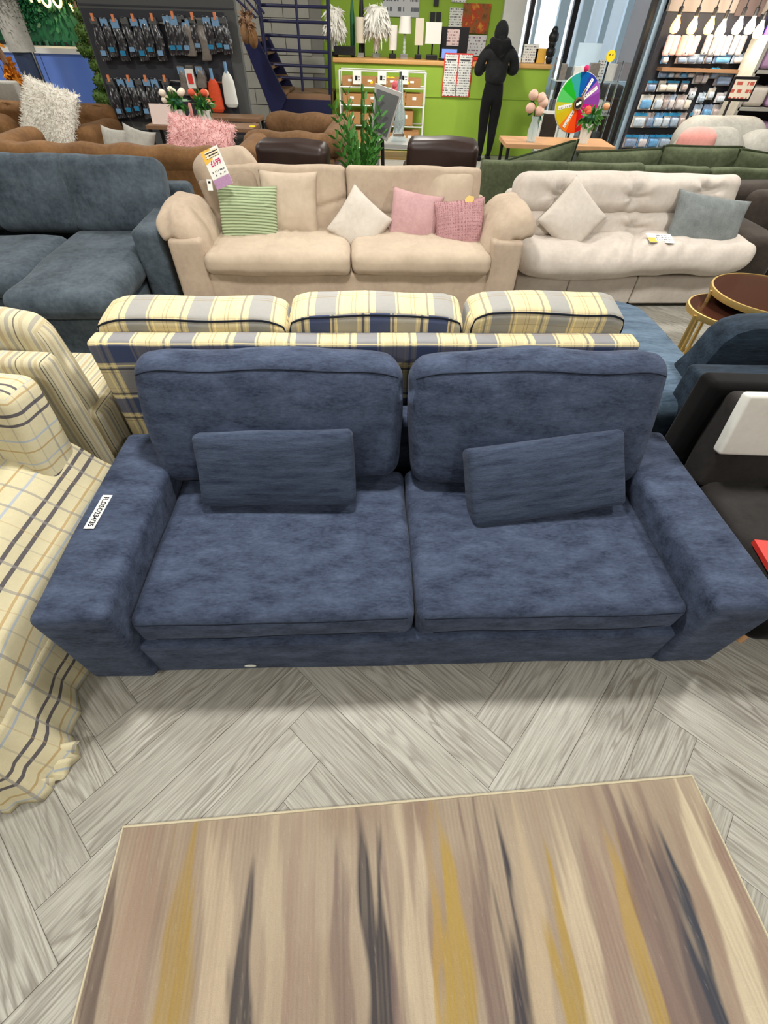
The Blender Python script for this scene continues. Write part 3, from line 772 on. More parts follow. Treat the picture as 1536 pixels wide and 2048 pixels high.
for i, (a, c) in enumerate(((.20, 1.19), (1.195, 2.19))):
    soft('back_cushion', (c - a, .22, .46), ((a + c) / 2, .66, .655), M['beige'], es, r=.035, rot=(R(-11), 0, 0), n=(40, 3, 26), puff=(.0, .02, .0), fn=backw(i), wob=.010, ws=5, seed=i + 3, k=4)
soft('slumped_corner', (.42, .20, .30), (.33, .70, .79), M['beige'], es, r=.08, rot=(R(-8), R(-6), R(4)), n=(10, 4, 8), puff=(.02, .02, .03), wob=.02, ws=7, seed=9)
soft('back', (2.2, .14, .62), (1.21, .86, .36), M['beige'], es, r=.04, n=(12, 2, 6))
for x in (.05, 2.36):
    for y in (.05, .75): bx('leg', (x - .02, y - .02, 0), (x + .02, y + .02, .03), M['blk'], es)
G7 = 'scatter cushions on the beige sofa'
t = NT('sage_corduroy'); sx_ = t.n('ShaderNodeSeparateXYZ'); t.l(t.coords('UV'), sx_.inputs[0])
cw = t.math('ABSOLUTE', t.math('SINE', t.math('MULTIPLY', t.math('ADD', sx_.outputs[1], t.math('MULTIPLY', t.noise(t.coords(), 8, 2), .006)), 165)))
t.l(t.ramp(cw, [(.0, lin((118, 132, 98))), (.5, lin((156, 172, 134))), (1, lin((178, 192, 156)))]).outputs[0], t.b.inputs['Base Color']); t.bump(cw, .9, .006); M['cord'] = t.done(.9, .1, .05)
def cordpil(w, h, tk):
    me = pillow(w, h, tk, n=44, pinch=.05, seed=2, wr=.01)
    return me
pill('cushion', pillow(.44, .42, .16, seed=4), M['taupe'], ef(.385, .53, .655), 22, -12, 6, 'taupe velvet cushion half hidden behind the sage corduroy one', group=G7)
pill('cushion', pillow(.42, .42, .17, seed=3, wr=.02), M['beige2'], ef(.775, .50, .675), 22, 1, 4, 'beige square cushion matching its sofa, right of the sage one', group=G7)
pill('cushion', cordpil(.425, .42, .16), M['cord'], ef(.485, .385, .615), 24, 1, 2, 'sage green corduroy square cushion on the beige sofa', group=G7)
pill('cushion', pillow(.36, .36, .15, seed=6, wr=.012), M['ivory'], ef(1.285, .40, .585), 26, 38, 4, 'ivory velvet cushion standing on its corner mid beige sofa', group=G7)
pill('cushion', pillow(.42, .42, .14, seed=8), M['beige2'], ef(1.94, .56, .69), 20, 3, 2, 'beige oblong cushion behind the two pink ones', group=G7)
pp = pill('cushion', pillow(.38, .38, .16, seed=9), M['pink'], ef(1.695, .43, .60), 26, 9, 3, 'smooth dusty pink cushion left of the furry one', group=G7)
pf = pillow(.37, .36, .16, seed=11)
fp = pill('cushion', pf, M['pink_f'], ef(2.02, .33, .59), 30, -7, -3, 'furry dusty pink cushion with a gold tag at its top', group=G7)
fu = link('pile', blades(pf, 14000, .009, .0015, .9, 3), M['pink_f'], fp); tag(fu, kind='stuff')
b = MB(); b.prism([(-.035, -.02), (.0, -.03), (.03, -.012), (.036, .012), (.0, .028), (-.03, .012)], 'y', -.002, .002)
b.build('gold_tag', M['gold'], fp, (.07, -.045, .155), (0, R(-10), 0), smooth=False)
# price card
pc = empty('price_card', at(434, 336, 3.62), rot=(R(-16), R(-20), ea), label='white and amber sale price card tucked on the beige sofa', cat='price card')
bx('card', (-.09, 0, -.155), (.09, .003, .155), M['paper'], pc)
b = MB(); b.prism([(-.09, .155), (.01, .155), (-.005, .07), (-.09, .05)], 'y', -.0012, 0); b.build('amber_corner', M['amber'], pc, smooth=False)
bx('sofa_print', (-.09, -.0012, -.155), (.09, 0, -.075), M['lilac'], pc)
bx('small_print', (-.075, -.0012, -.07), (.075, 0, .0), M['print'], pc)
bx('headline', (-.06, -.0018, .085), (.075, -.0013, .140), printed('bold_headline', (238, 226, 196), (50, 40, 40), 60, 50, .4), pc)
fnt('£699', .062, M['magenta'], pc, (.01, -.0015, .040), (R(90), 0, 0), name='price', sx=.9, off=.02)
pc.scale = (.68, 1, .68); hc = bx('hang_tag', (-.025, 0, -.045), (.025, .002, .045), M['paper'], pc, loc=(-.125, -.03, -.10), rot=(0, R(20), 0)); bx('emblem', (-.012, -.001, .012), (.012, 0, .03), M['ink'], hc)

# ------------------------------------------------------------------ cream tufted sofa (right, second row)
cf, ca = frame(1.0, 3.72, 4.5)
cs = empty('tufted_sofa', cf(0, 0, 0), ca, 'cream velvet sofa bed with button-tufted back, right of the beige sofa', 'sofa')
for a, c in ((.02, .46), (.465, 1.03), (1.035, 1.72)):
    soft('base_panel', (c - a, .72, .22), ((a + c) / 2, .42, .14), M['cream'], cs, r=.02, n=(8, 6, 3))
TU = [(.30, .22), (.90, .22), (1.50, .22)]
def tuft(pts, depth, sg):
    def f(v, hn):
        d = 0
        for (px, pz) in pts:
            rr = math.hypot(v.x - px, v.z - pz); d += depth * math.exp(-(rr / .055) ** 2)
            an = math.atan2(v.z - pz, v.x - px); d += .018 * math.exp(-(rr / .17) ** 2) * math.cos(an * 6 + px * 9) * min(1, rr / .04)
        if hn[1] < 0: v.y += d
        return v
    return f
soft('back_cushion', (1.80, .24, .27), (.90, .53, .70), M['cream'], cs, r=.08, rot=(R(-14), 0, 0), n=(60, 3, 14), puff=(.01, .05, .01), fn=tuft([(-.58, -.015), (.03, -.015), (.59, .02)], .075, 1), wob=.010, ws=5, k=5)
soft('lower_back', (1.76, .24, .22), (.90, .47, .49), M['cream'], cs, r=.07, rot=(R(-14), 0, 0), n=(60, 3, 12), puff=(.01, .04, .0), fn=tuft([(-.5, 0), (.07, 0), (.55, 0)], .07, 1), wob=.010, ws=5, seed=3, k=5)
def seatc(v, hn):
    q_ = max(0, hn[2])
    if hn[2] > 0:
        v.z += q_ * .020 * math.sin(v.x * 38 - v.y * 26 + 3 * math.sin(v.x * 5)) * max(0, -hn[1] + .25) * (1 - abs(hn[0])) * .8
        v.z -= q_ * .05 * math.exp(-((v.x - .08) / .06) ** 2 - ((v.y + .02) / .10) ** 2) + q_ * .03 * math.exp(-((v.x + .35) / .10) ** 2 - ((v.y + .05) / .09) ** 2)
    v.z += .05 * max(0, abs(hn[0]) - .75) / .25 * .9
    v.z += .02 * math.sin(hn[0] * 3.0 + .3)
    return v
soft('seat_cushion', (1.90, .62, .20), (.915, .26, .37), M['cream'], cs, r=.095, n=(70, 18, 3), puff=(.02, .03, .03), fn=seatc, wob=.016, ws=5, k=5)
soft('back', (1.80, .12, .62), (.88, .72, .38), M['cream'], cs, r=.05, n=(10, 2, 6))
for p, z in ((.32, .69), (.93, .69), (1.49, .72), (.97, .465)):
    b = MB(); b.sphere((0, 0, 0), .014, 10, 6, (1, .5, 1)); b.build('button', M['cream'], cs, (p, .46 if z > .6 else .40, z))
bx('plinth', (.1, .12, 0), (1.65, .75, .05), M['blk'], cs)
pill('cushion', pillow(.40, .40, .16, seed=13, wr=.012), M['ivory'], cf(.43, .30, .59), 24, 42, 4, 'blush ivory cushion standing on its corner on the tufted sofa')
pill('cushion', pillow(.60, .38, .17, seed=15), M['greyp'], cf(1.515, .26, .575), 26, 7, 2, 'grey plush oblong cushion on the tufted cream sofa')
pc = empty('price_card', cf(1.09, .10, .515), rot=(R(8), 0, ca + R(-8)), label='small sale card lying flat on the tufted cream sofa seat', cat='price card')
bx('card', (-.095, -.07, 0), (.095, .07, .003), M['paper'], pc); bx('amber_corner', (-.095, -.07, .003), (-.04, .0, .0042), M['amber'], pc); bx('small_print', (-.03, -.05, .003), (.09, .05, .0042), M['print'], pc)

# ------------------------------------------------------------------ dark brown sofa at the right edge
do = empty('dark_sofa', (3.12, 4.52, 0), R(5), 'dark brown fabric sofa cut by the right edge, beside the tufted sofa', 'sofa')
soft('arm', (.34, .95, .68), (-.12, -.0, .36), M['brownsofa'], do, r=.09, n=(5, 10, 6), puff=(0, 0, .03), k=5)
soft('back', (1.4, .30, .95), (.55, .45, .49), M['brownsofa'], do, r=.10, n=(10, 4, 8), puff=(.02, .03, .03), k=5)
soft('seat', (1.2, .85, .42), (.66, -.05, .23), M['brownsofa'], do, r=.06, n=(10, 8, 4), puff=(0, 0, .02))
soft('back_cushion', (.66, .22, .50), (.42, .26, .68), M['brownsofa'], do, r=.09, rot=(R(-14), 0, 0), n=(10, 4, 8), puff=(.02, .05, .02), wob=.012)

do.scale = (1, 1, .70)
# ------------------------------------------------------------------ steel-blue chaise sofa behind the navy one (right)
br = empty('chaise_sofa', (1.6, 2.0, 0), R(3), 'steel blue velvet chaise sofa facing away, right of the tartan sofa', 'sofa')
soft('chaise_seat', (.62, 1.20, .20), (-.265, .36, .345), M['denim'], br, r=.06, n=(10, 14, 2), puff=(0, .0, .018), wob=.008, ws=4, k=4, fn=lambda v, hn: (setattr(v, 'y', v.y - (.16 * max(0, hn[0]) ** 3 if hn[1] > .2 else 0)), v)[1])
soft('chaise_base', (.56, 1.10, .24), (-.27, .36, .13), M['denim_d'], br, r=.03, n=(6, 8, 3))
soft('seat', (1.1, .40, .42), (.70, .10, .225), M['denim'], br, r=.05, n=(8, 6, 3))
BRM = br.matrix_basis.copy()
def brl(p): return BRM.inverted() @ p
bpy.context.view_layer.update(); BRM = br.matrix_world.copy()
pf0 = at(1400, 745, 1.76)
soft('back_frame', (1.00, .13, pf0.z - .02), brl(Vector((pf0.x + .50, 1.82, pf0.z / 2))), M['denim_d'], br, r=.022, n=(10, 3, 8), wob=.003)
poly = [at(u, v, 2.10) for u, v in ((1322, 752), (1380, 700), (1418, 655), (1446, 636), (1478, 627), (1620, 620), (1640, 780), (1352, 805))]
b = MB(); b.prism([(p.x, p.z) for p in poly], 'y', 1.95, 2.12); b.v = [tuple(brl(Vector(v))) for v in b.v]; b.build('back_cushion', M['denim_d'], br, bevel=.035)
# ------------------------------------------------------------------ nesting tables
def round_table(name, c, r, z, label, legs):
    o = empty(name, (c[0], c[1], 0), 0, label, 'table', 'gold nesting tables')
    b = MB(); n = 48
    b.lathe([(r - .012, z - .022), (r, z - .022), (r + .002, z - .004), (r, z + .012), (r - .010, z + .013), (r - .012, z - .022)], 56)
    rim = b.build('rim', M['gold'], o); rim.scale = (1, 1, 1)
    b = MB(); b.lathe([(0, 0), (r - .006, 0), (r - .006, .008), (0, .008)], 48, (0, 0, z + .002)); b.build('glass_top', M['smoke'], o)
    for a in legs:
        b = MB(); b.tube([(r * math.cos(R(a)), r * math.sin(R(a)), z - .005), (r * .93 * math.cos(R(a)), r * .93 * math.sin(R(a)), .0)], .013, 8); b.build('leg', M['gold'], o)
    b = MB(); b.tube([(r * .93 * math.cos(2 * math.pi * k / n), r * .93 * math.sin(2 * math.pi * k / n), .012) for k in range(n)], .010, 6, closed=True); b.build('base_ring', M['gold'], o)
    return o
round_table('nesting_table', (2.35, 2.88), .325, .515, 'taller round gold nesting table with smoked glass top', (170, 60, 290))
round_table('nesting_table', (2.13, 2.83), .24, .43, 'lower round gold nesting table peeking from under the taller one', (195, 80, 320))

# ------------------------------------------------------------------ black armchair with white cover
bc = empty('black_armchair', (1.72, 1.2, 0), 0, 'black fabric armchair with white headrest cover at the right edge', 'armchair')
BC = Vector((1.72, 1.2, 0))
def bo(x, y, z): return Vector((x, y, z)) - BC
soft('back', (.82, .12, .60), bo(1.68, 1.575, .395), M['black'], bc, r=.03, rot=(R(-3), 0, 0), n=(8, 3, 8), k=4)
soft('back_pad', (.74, .14, .40), bo(1.71, 1.475, .48), M['charcoal'], bc, r=.03, rot=(R(-12), 0, 0), n=(8, 3, 8), puff=(0, .015, 0), k=4)
soft('headrest_cover', (.66, .05, .25), bo(1.655, 1.412, .60), M['whitecov'], bc, r=.015, rot=(R(-12), 0, 0), n=(8, 2, 6), wob=.002, ws=7)
soft('seat', (.76, .62, .17), bo(1.745, 1.10, .245), M['charcoal'], bc, r=.045, n=(8, 8, 3), puff=(0, .01, .012))
soft('base', (.78, .70, .12), bo(1.74, 1.10, .15), M['black'], bc, r=.05, n=(8, 8, 2))
for x, y in ((1.45, .83), (2.05, .83), (1.45, 1.4), (2.05, 1.4)):
    b = MB(); b.tube([bo(x, y, .12), bo(x - .02, y - .02, 0)], [.022, .014], 10); b.build('foot', M['woodl'], bc)
rf = bx('red_folder', (-.16, -.13, 0), (.16, .13, .02), M['red']); rf.location = (1.53, .895, .338); rf.rotation_euler = (0, 0, R(-4)); tag(rf, 'flat red folder lying on the black armchair seat', 'folder')
wl = bx('leaflet', (-.09, -.06, 0), (.09, .06, .004), M['paper']); wl.location = (1.70, 1.30, .345); wl.rotation_euler = (R(12), R(0), R(25)); tag(wl, 'white leaflet at the back of the black armchair seat', 'leaflet')
ORD = ('first', 'second', 'third', 'fourth', 'fifth', 'sixth', 'seventh', 'eighth', 'ninth', 'tenth', 'eleventh', 'twelfth')
def px(Y, u, v): return (at(u + .5, v, Y) - at(u - .5, v, Y)).length      # metres covered by one pixel there
def rbx(name, u0, v0, u1, v1, Y, depth, mat, parent=None, bevel=.0, org=None):
    """upright block whose front face spans the corners, given depth"""
    a = at(u0, v0, Y); c = at(u1, v1, Y); o = org if org is not None else Vector((0, 0, 0))
    return bx(name, Vector((min(a.x, c.x), Y, min(a.z, c.z))) - o, Vector((max(a.x, c.x), Y + depth, max(a.z, c.z))) - o, mat, parent, bevel)

# ------------------------------------------------------------------ room shell
def wall(name, lo, hi, mat, label=None): return tag(bx(name, lo, hi, mat), kind='structure', label=label)
wall('wall_back', (-1.35, 11.4, 0), (1.75, 11.6, 3.0), M['greenw'], 'lime green wall behind the counter')
wall('wall_pier', (1.75, 11.3, 0), (2.12, 11.6, 3.0), M['white'])
t = NT('grey_blockwork'); bt = t.n('ShaderNodeTexBrick'); bt.inputs['Scale'].default_value = 2.2; bt.inputs['Color1'].default_value = lin((168, 166, 158)); bt.inputs['Color2'].default_value = lin((150, 149, 142)); bt.inputs['Mortar'].default_value = lin((128, 126, 120)); bt.inputs['Mortar Size'].default_value = .012
t.l(t.coords('UV'), bt.inputs['Vector']); t.l(bt.outputs[0], t.b.inputs['Base Color']); M['block'] = t.done(.9, .2)
ws_ = wall('wall_stairs', (-4.9, 11.32, 0), (-1.35, 11.5, 3.0), plain('grey_mortar', (132, 130, 124), .9), 'grey painted block wall behind the stairs')
M['blockp'] = plain('painted_block', (164, 162, 154), .85, .2, 0, .1, 5)
_b = bx('block', (0, 0, 0), (.436, .03, .212), M['blockp'], None, .004); _bm = _b.data; bpy.data.objects.remove(_b)
for r_ in range(13):
    for c_ in range(7): link('block', _bm, None, ws_, (-4.45 + .446 * c_ - (.223 if r_ % 2 else 0), 11.295, .222 * r_))
wall('wall_left', (-8.2, -2.5, 0), (-8.0, 11.6, 3.0), M['greyw'])
wall('wall_far_left', (-8.0, 11.3, 0), (-4.9, 11.5, 3.0), M['greyw'])
wall('wall_right', (8.0, -2.5, 0), (8.2, 7.9, 3.0), M['greyw'])
wall('wall_right_back', (4.75, 7.85, 0), (8.2, 8.0, 3.0), M['greyw'])
wall('wall_front', (-8.2, -2.7, 0), (8.2, -2.5, 3.0), M['greyw'])

wall('ceiling', (-8.2, -2.7, 3.0), (8.2, 11.6, 3.1), M['white'])
# ------------------------------------------------------------------ glazed shopfront and street
wf = empty('window_1', (2.1, 11.2, 0)); tag(wf, kind='structure', label='tall glazed shopfront with pale blue frames and black edge')
def wp(name, u, Y, w, mat, z0=0, z1=2.6): 
    p = at(u, 60, Y); return bx(name, Vector((p.x - w / 2, Y - .05, z0)) - Vector((2.1, 11.2, 0)), Vector((p.x + w / 2, Y + .05, z1)) - Vector((2.1, 11.2, 0)), mat, wf)
for u, w, m in ((1056, .07, 'blkfr'), (1068, .05, 'bluefr'), (1118, .16, 'bluefr'), (1141, .09, 'blkfr'), (1163, .16, 'bluefr'), (1205, .10, 'bluefr'), (1245, .10, 'bluefr'), (1298, .12, 'bluefr')):
    wp('mullion', u, 11.2, w, M[m])
for z0, z1 in ((0, .12), (.78, .92), (2.45, 2.6)): bx('rail', (-.05, -.04, z0), (2.75, .04, z1), M['bluefr'], wf)
bx('kick_panel', (.95, -.02, .12), (2.7, .02, .78), M['bluefr'], wf)
bx('pane', (-.0, -.005, .92), (2.7, .005, 2.45), M['clear'], wf); bx('pane', (-.0, -.005, .12), (.95, .005, .78), M['clear'], wf)
tag(bx('pavement', (-3, 11.7, -.06), (12, 24, -.02), M['concrete']), kind='structure')
def bld(x0, x1, y, h, mat, label, rows, cols, wm):
    o = empty('building', ((x0 + x1) / 2, y, 0), 0, label, 'building'); bx('wall', (x0 - (x0 + x1) / 2, 0, 0), (x1 - (x0 + x1) / 2, 1.5, h), mat, o)
    for r in range(rows):
        for c in range(cols):
            cx = x0 - (x0 + x1) / 2 + (x1 - x0) * (c + .5) / cols
            w = bx('window', (cx - .3, -.04, .9 + r * 2.6), (cx + .3, .03, 2.2 + r * 2.6), wm, o)
bld(5.6, 9.5, 17.5, 5.5, M['brickb'], 'brown rendered building across the street', 2, 3, M['clear'])
bld(4.75, 5.5, 16.5, 6, plain('grey_render', (178, 186, 192), .9), 'narrow grey building across the street', 2, 1, M['clear'])
gp = empty('column', at(1270, 150, 8.0) * 1, 0); gp.location.z = 0; tag(gp, kind='structure', label='slim grey column left of the packaged goods wall')
for dx, w, m in ((-.16, .05, 'blkfr'), (-.07, .06, 'bluefr'), (.02, .10, 'blkfr'), (.115, .09, 'greyw')):
    bx('strip', (dx - w / 2 + .12, -.05, 0), (dx + w / 2 + .12, .05, 2.8), M[m], gp)

# ------------------------------------------------------------------ green reception counter
CY = 10.0
cl = at(665, 118, CY).x; cr = at(1106, 130, CY).x
ct = empty('counter', ((cl + cr) / 2, CY, 0), 0, 'lime green reception counter with oak top', 'counter')
hw = (cr - cl) / 2
bx('front', (-hw + .03, .02, 0), (hw - .03, .6, 1.10), M['greenw'], ct)
soft('worktop', (2 * hw, .68, .055), (0, .33, 1.128), M['oak'], ct, r=.015, n=(6, 3, 1))
b = MB(); z = .72
b.box((-hw + .2, .005, .735), (hw - .1, .02, .75)); b.build('trim_strip', M['greenw'], ct, smooth=False)
ZT = 1.157

# lamps standing on the counter
def lamp(name, u, vb, kind, label, shade_u, shade_v, mat, base_w, stem='blk', basem='blk', square=False):
    Y = CY + .25; x = at(u, vb, Y).x; k = px(Y, u, vb)
    o = empty(name, (x, Y, ZT), 0, label, 'lamp', 'lamps on the counter')
    z0 = at(u, shade_v[1], Y).z - ZT; z1 = at(u, shade_v[0], Y).z - ZT
    r0 = (shade_u[1]) * k / 2; r1 = (shade_u[0]) * k / 2
    b = MB()
    if square: b.box((-r0, -r0, 0), (r0, r0, .05))
    b = MB(); bw = base_w * k / 2; b.box((-bw, -bw * .7, 0), (bw, bw * .7, .055)); b.build('base', M[basem], o, smooth=False, bevel=.006)
    b = MB()
    if stem == 'crystal':
        for q in range(6): b.sphere((0, 0, .08 + (z0 - .05) * q / 5), .026, 10, 6, (1, 1, 1.2))
    b.tube([(0, 0, .05), (0, 0, (z0 + z1) / 2)], .009 if stem == 'crystal' else .012, 8); b.build('stem', M['crystal' if stem == 'crystal' else stem], o)
    if kind == 'feather':
        b = MB(); b.lathe([(r0 * .7, z0 + .05), (r1 * .8, z1 - .02), (r1 * .4, z1)], 20); s = b.build('shade', M['feather'], o)
        f = link('feathers', blades(s.data, 900, .11, .028, .45, int(u), 1.1), M['feather'], s); tag(f, kind='stuff')
    else:
        b = MB(); n = 4 if square else 24; q = math.sqrt(2) if square else 1
        b.lathe([(r0 * q, z0), (r1 * q, z1), (r1 * q * .97, z1), (r0 * q * .97, z0)], n, sq=square); b.build('shade', M[mat], o, smooth=not square)
    return o
lamp('feather_lamp', 671, 118, 'feather', 'small white feather lamp at the left end of the counter', (34, 36), (18, 82), 'feather', 12)
lamp('cylinder_lamp', 721, 108, 'drum', 'cream cylinder lamp between the two feather lamps', (17, 17), (34, 86), 'shadec', 14, basem='chrome')
lamp('feather_lamp', 753, 108, 'feather', 'large white feather lamp on the counter', (46, 50), (12, 84), 'feather', 16, basem='chrome')
lamp('cylinder_lamp', 785, 110, 'drum', 'short cream cylinder lamp right of the large feather lamp', (17, 16), (50, 100), 'shade', 14)
lamp('crystal_lamp', 808, 112, 'drum', 'white tapered lamp on a crystal ball stem', (20, 25), (32, 67), 'shade', 16, stem='crystal', basem='chrome')
lamp('slim_lamp', 836, 113, 'drum', 'tall slim cream lamp on a thin black stem', (16, 16), (36, 90), 'shadec', 13, square=True)
lamp('panel_lamp', 863, 114, 'drum', 'wide white rectangular lamp nearest the laptop', (30, 30), (44, 87), 'shade', 22, square=True)
bxk = rbx('storage_box', 668, 92, 709, 111, CY + .12, .22, M['blk'], bevel=.004); bxk.location.z = 0; tag(bxk, 'black box at the left end of the counter', 'box')
# tall black bottle vase
b = MB(); b.lathe([(.03, 0), (.04, .05), (.035, .45), (.012, .62), (.0, .70)], 14); o = b.build('bottle', M['leafd'], None, (at(706, 110, CY + .4).x, CY + .4, ZT)); tag(o, 'dark green tall bottle behind the black box', 'bottle')
b = MB(); b.lathe([(.05, 0), (.05, .35), (.0, .95)], 14); o = b.build('cone_ornament', M['blk'], None, (at(724, 110, CY + .5).x, CY + .5, ZT)); tag(o, 'black pointed ornament behind the cream cylinder lamp', 'ornament')
# laptop and monitor with notice
lp = empty('laptop', (at(900, 116, CY + .1).x, CY + .12, ZT), 0, 'open laptop with a blue screen on the counter', 'laptop')
k = px(CY, 900, 110)
bx('keyboard', (-.17, -.02, 0), (.17, .2, .018), M['blk'], lp)
sc = bx('lid', (-17 * k, .20, 0), (17 * k, .215, 20 * k * 1.05), M['blk'], lp, rot=(R(-8), 0, 0)); bx('screen', (-15.5 * k, .194, .02), (15.5 * k, .2, 19 * k), emit('blue_screen', (120, 150, 220), .55), sc)
mo = empty('monitor', (at(905, 116, CY + .4).x, CY + .42, ZT), 0, 'black monitor with a pink notice taped on, behind the laptop', 'monitor')
bx('panel', (-28 * k, 0, .02), (29 * k, .04, 46 * k), M['blk'], mo); bx('notice', (-15 * k, -.004, 20 * k), (10 * k, 0, 43 * k), printed('pink_notice', (232, 206, 200), (140, 110, 110), 50, 30), mo); bx('foot', (-.1, -.06, 0), (.1, .1, .02), M['blk'], mo)
cr_ = bx('card_reader', (-.045, -.06, 0), (.045, .06, .05), M['blk']); cr_.location = (at(921, 117, CY + .1).x, CY + .1, ZT); tag(cr_, 'small black card reader beside the laptop', 'card reader')
# notices on the counter front
nb = empty('notice_board', (at(914, 152, CY).x, CY + .0, at(914, 152, CY).z), 0, 'red framed pair of printed notices on the counter front', 'notice')
bx('frame', (-29 * k, -.012, -.245), (29 * k, .02, .255), M['red'], nb)
for x0, x1 in ((-27, -1.2), (1.2, 27)): bx('sheet', (x0 * k, -.018, -.235), (x1 * k, -.012, .24), M['print'], nb)
for x in (-14, 14): bx('heading', ((x - 9) * k, -.0195, .165), ((x + 9) * k, -.018, .19), printed('heading', (160, 160, 160), (60, 60, 66), 60, 40, .3), nb)
# wall posters
def poster(u0, v0, u1, v1, mat, label, Y=11.39): 
    o = rbx('poster', u0, v0, u1, v1, Y - .012, .01, mat); return tag(o, label, 'poster')
poster(766, -40, 837, 35, M['printb'], 'large grey framed plan on the green wall behind the lamps')
poster(900, 15, 929, 71, M['print'], 'pale printed sheet left of the autumn picture', 11.38)
poster(906, -30, 932, 5, M['print'], 'grey sheet cut by the top edge above the printed sheet', 11.38)
t = NT('autumn_picture'); n1 = t.noise(t.coords(), 9, 4); t.l(t.ramp(n1, [(.3, lin((96, 70, 40))), (.45, lin((150, 96, 48))), (.58, lin((190, 60, 36))), (.7, lin((214, 160, 60)))]).outputs[0], t.b.inputs['Base Color']); M['autumn'] = t.done(.6, .3)
poster(928, 6, 975, 68, M['autumn'], 'orange and red autumn picture on the green wall', 11.37)
poster(925, 69, 968, 112, printed('calendar_page', (226, 222, 224), (150, 120, 140), 40, 26, .55), 'white calendar page with small print below the autumn picture', 11.36)
o = rbx('red_tray', 925, 111, 956, 118, CY + .3, .2, M['red']); o.location.z += ZT - at(925, 118, CY + .3).z; tag(o, 'red tray on the counter below the calendar', 'tray')
for i, (u0, v0, u1, v1) in enumerate(((869, -20, 877, 12), (861, 24, 869, 48), (873, 24, 881, 48))):
    o = rbx('wall_switch', u0, v0, u1, v1, 11.36, .04, M['blk']); tag(o, ('upper black box on the green wall', 'lower left black box on the green wall', 'lower right black box on the green wall')[i], 'wall box')
# right end of the counter: small display goods
for i, (u, w, h, m, lab) in enumerate(((1030, 24, 12, 'pot', 'white bowl of trinkets at the right end of the counter'), (1062, 22, 38, 'print', 'leaning white leaflet on the right end of the counter'), (1082, 16, 30, 'amber', 'amber card stand on the right end of the counter'))):
    o = rbx('display_card', u - w / 2, 122 - h, u + w / 2, 122, CY + .2, .05, M[m], bevel=.004); o.location.z += ZT - at(u, 122, CY + .2).z; tag(o, lab, 'display card')
b = MB(); x = at(1098, 120, CY + .15).x
for z_, r_ in ((0, .06), (.08, .075), (.17, .06), (.24, .08), (.31, .05)): b.sphere((0, 0, z_ + .05), r_, 10, 6)
o = b.build('cactus', M['blk'], None, (x, CY + .15, ZT)); tag(o, 'dark lumpy ornament at the right end of the counter', 'ornament')

# ------------------------------------------------------------------ wire rack of boxes in front of the counter
RY = 9.45; ra = at(678, 141, RY); rb = at(852, 150, RY)
rk = empty('wire_rack', ((ra.x + rb.x) / 2, RY, 0), 0, 'white wire shelf rack of cardboard boxes before the green counter', 'rack'); hw = (rb.x - ra.x) / 2; top = 1.05
for x in (-hw, hw):
    for y in (0, .34): b = MB(); b.tube([(x, y, 0), (x, y, top)], .012, 6); b.build('upright', M['white'], rk)
SZ = [.14, .42, .66, .87]
for z_ in SZ + [top]:
    b = MB(); b.tube([(-hw, 0, z_), (hw, 0, z_), (hw, .34, z_), (-hw, .34, z_)], .009, 6, closed=True)
    if z_ < top:
        for q in range(1, 8): b.tube([(-hw + 2 * hw * q / 8, 0, z_), (-hw + 2 * hw * q / 8, .34, z_)], .005, 4)
    b.build('shelf', M['white'], rk)
rr = random.Random(5)
for si, z_ in enumerate(SZ):
    x = -hw + .04; n = 0
    while x < hw - .2:
        w = rr.uniform(.22, .34); w = min(w, hw - .03 - x); h = rr.uniform(.6, .85) * ((SZ + [top])[si + 1] - z_ - .02) if si < 3 else .10
        o = empty('cardboard_box', (rk.location.x + x + w / 2, RY + .16, z_ + .011), 0, ORD[n] + (' brown cardboard box from the left on the bottom rack shelf', ' brown cardboard box from the left on the second rack shelf', ' brown cardboard box from the left on the third rack shelf', ' small cardboard box from the left on the top rack shelf')[si], 'box', ('boxes on the bottom rack shelf', 'boxes on the second rack shelf', 'boxes on the third rack shelf', 'boxes on the top rack shelf')[si])
        bx('carton', (-w / 2, -.14, 0), (w / 2, .12, h), M['card'], o, bevel=.004); bx('label', (-.03, -.143, h * .5), (.03, -.14, h * .75), M['paper'], o)
        x += w + rr.uniform(.012, .03); n += 1
for u, lab in ((714, 'left'), (764, 'middle'), (808, 'right')):
    c = at(u, 155, RY - .03); o = empty('shelf_ticket', c, 0, '%s white shelf ticket clipped on the rack' % lab, 'ticket')
    bx('card', (-.065, 0, -.075), (.065, .004, .075), M['paper'], o); bx('emblem', (-.03, -.002, -.03), (.005, 0, .02), M['ink'], o); bx('print', (.012, -.002, -.04), (.055, 0, .03), M['print'], o)
for i, (u, v) in enumerate(((745, 152), (783, 150), (826, 154))):
    b = MB(); 
    for q in range(5): b.sphere((random.uniform(-.09, .09), random.uniform(-.03, .06), .05 + random.uniform(-.01, .02)), .055, 8, 5, (1.2, .8, .7))
    c = at(u, v, RY + .08); o = b.build('golden_garland', M['yellow'], None, (c.x, RY + .08, .885)); tag(o, ('left', 'middle', 'right')[i] + ' heap of golden ribbon on the top rack shelf', 'ribbon')

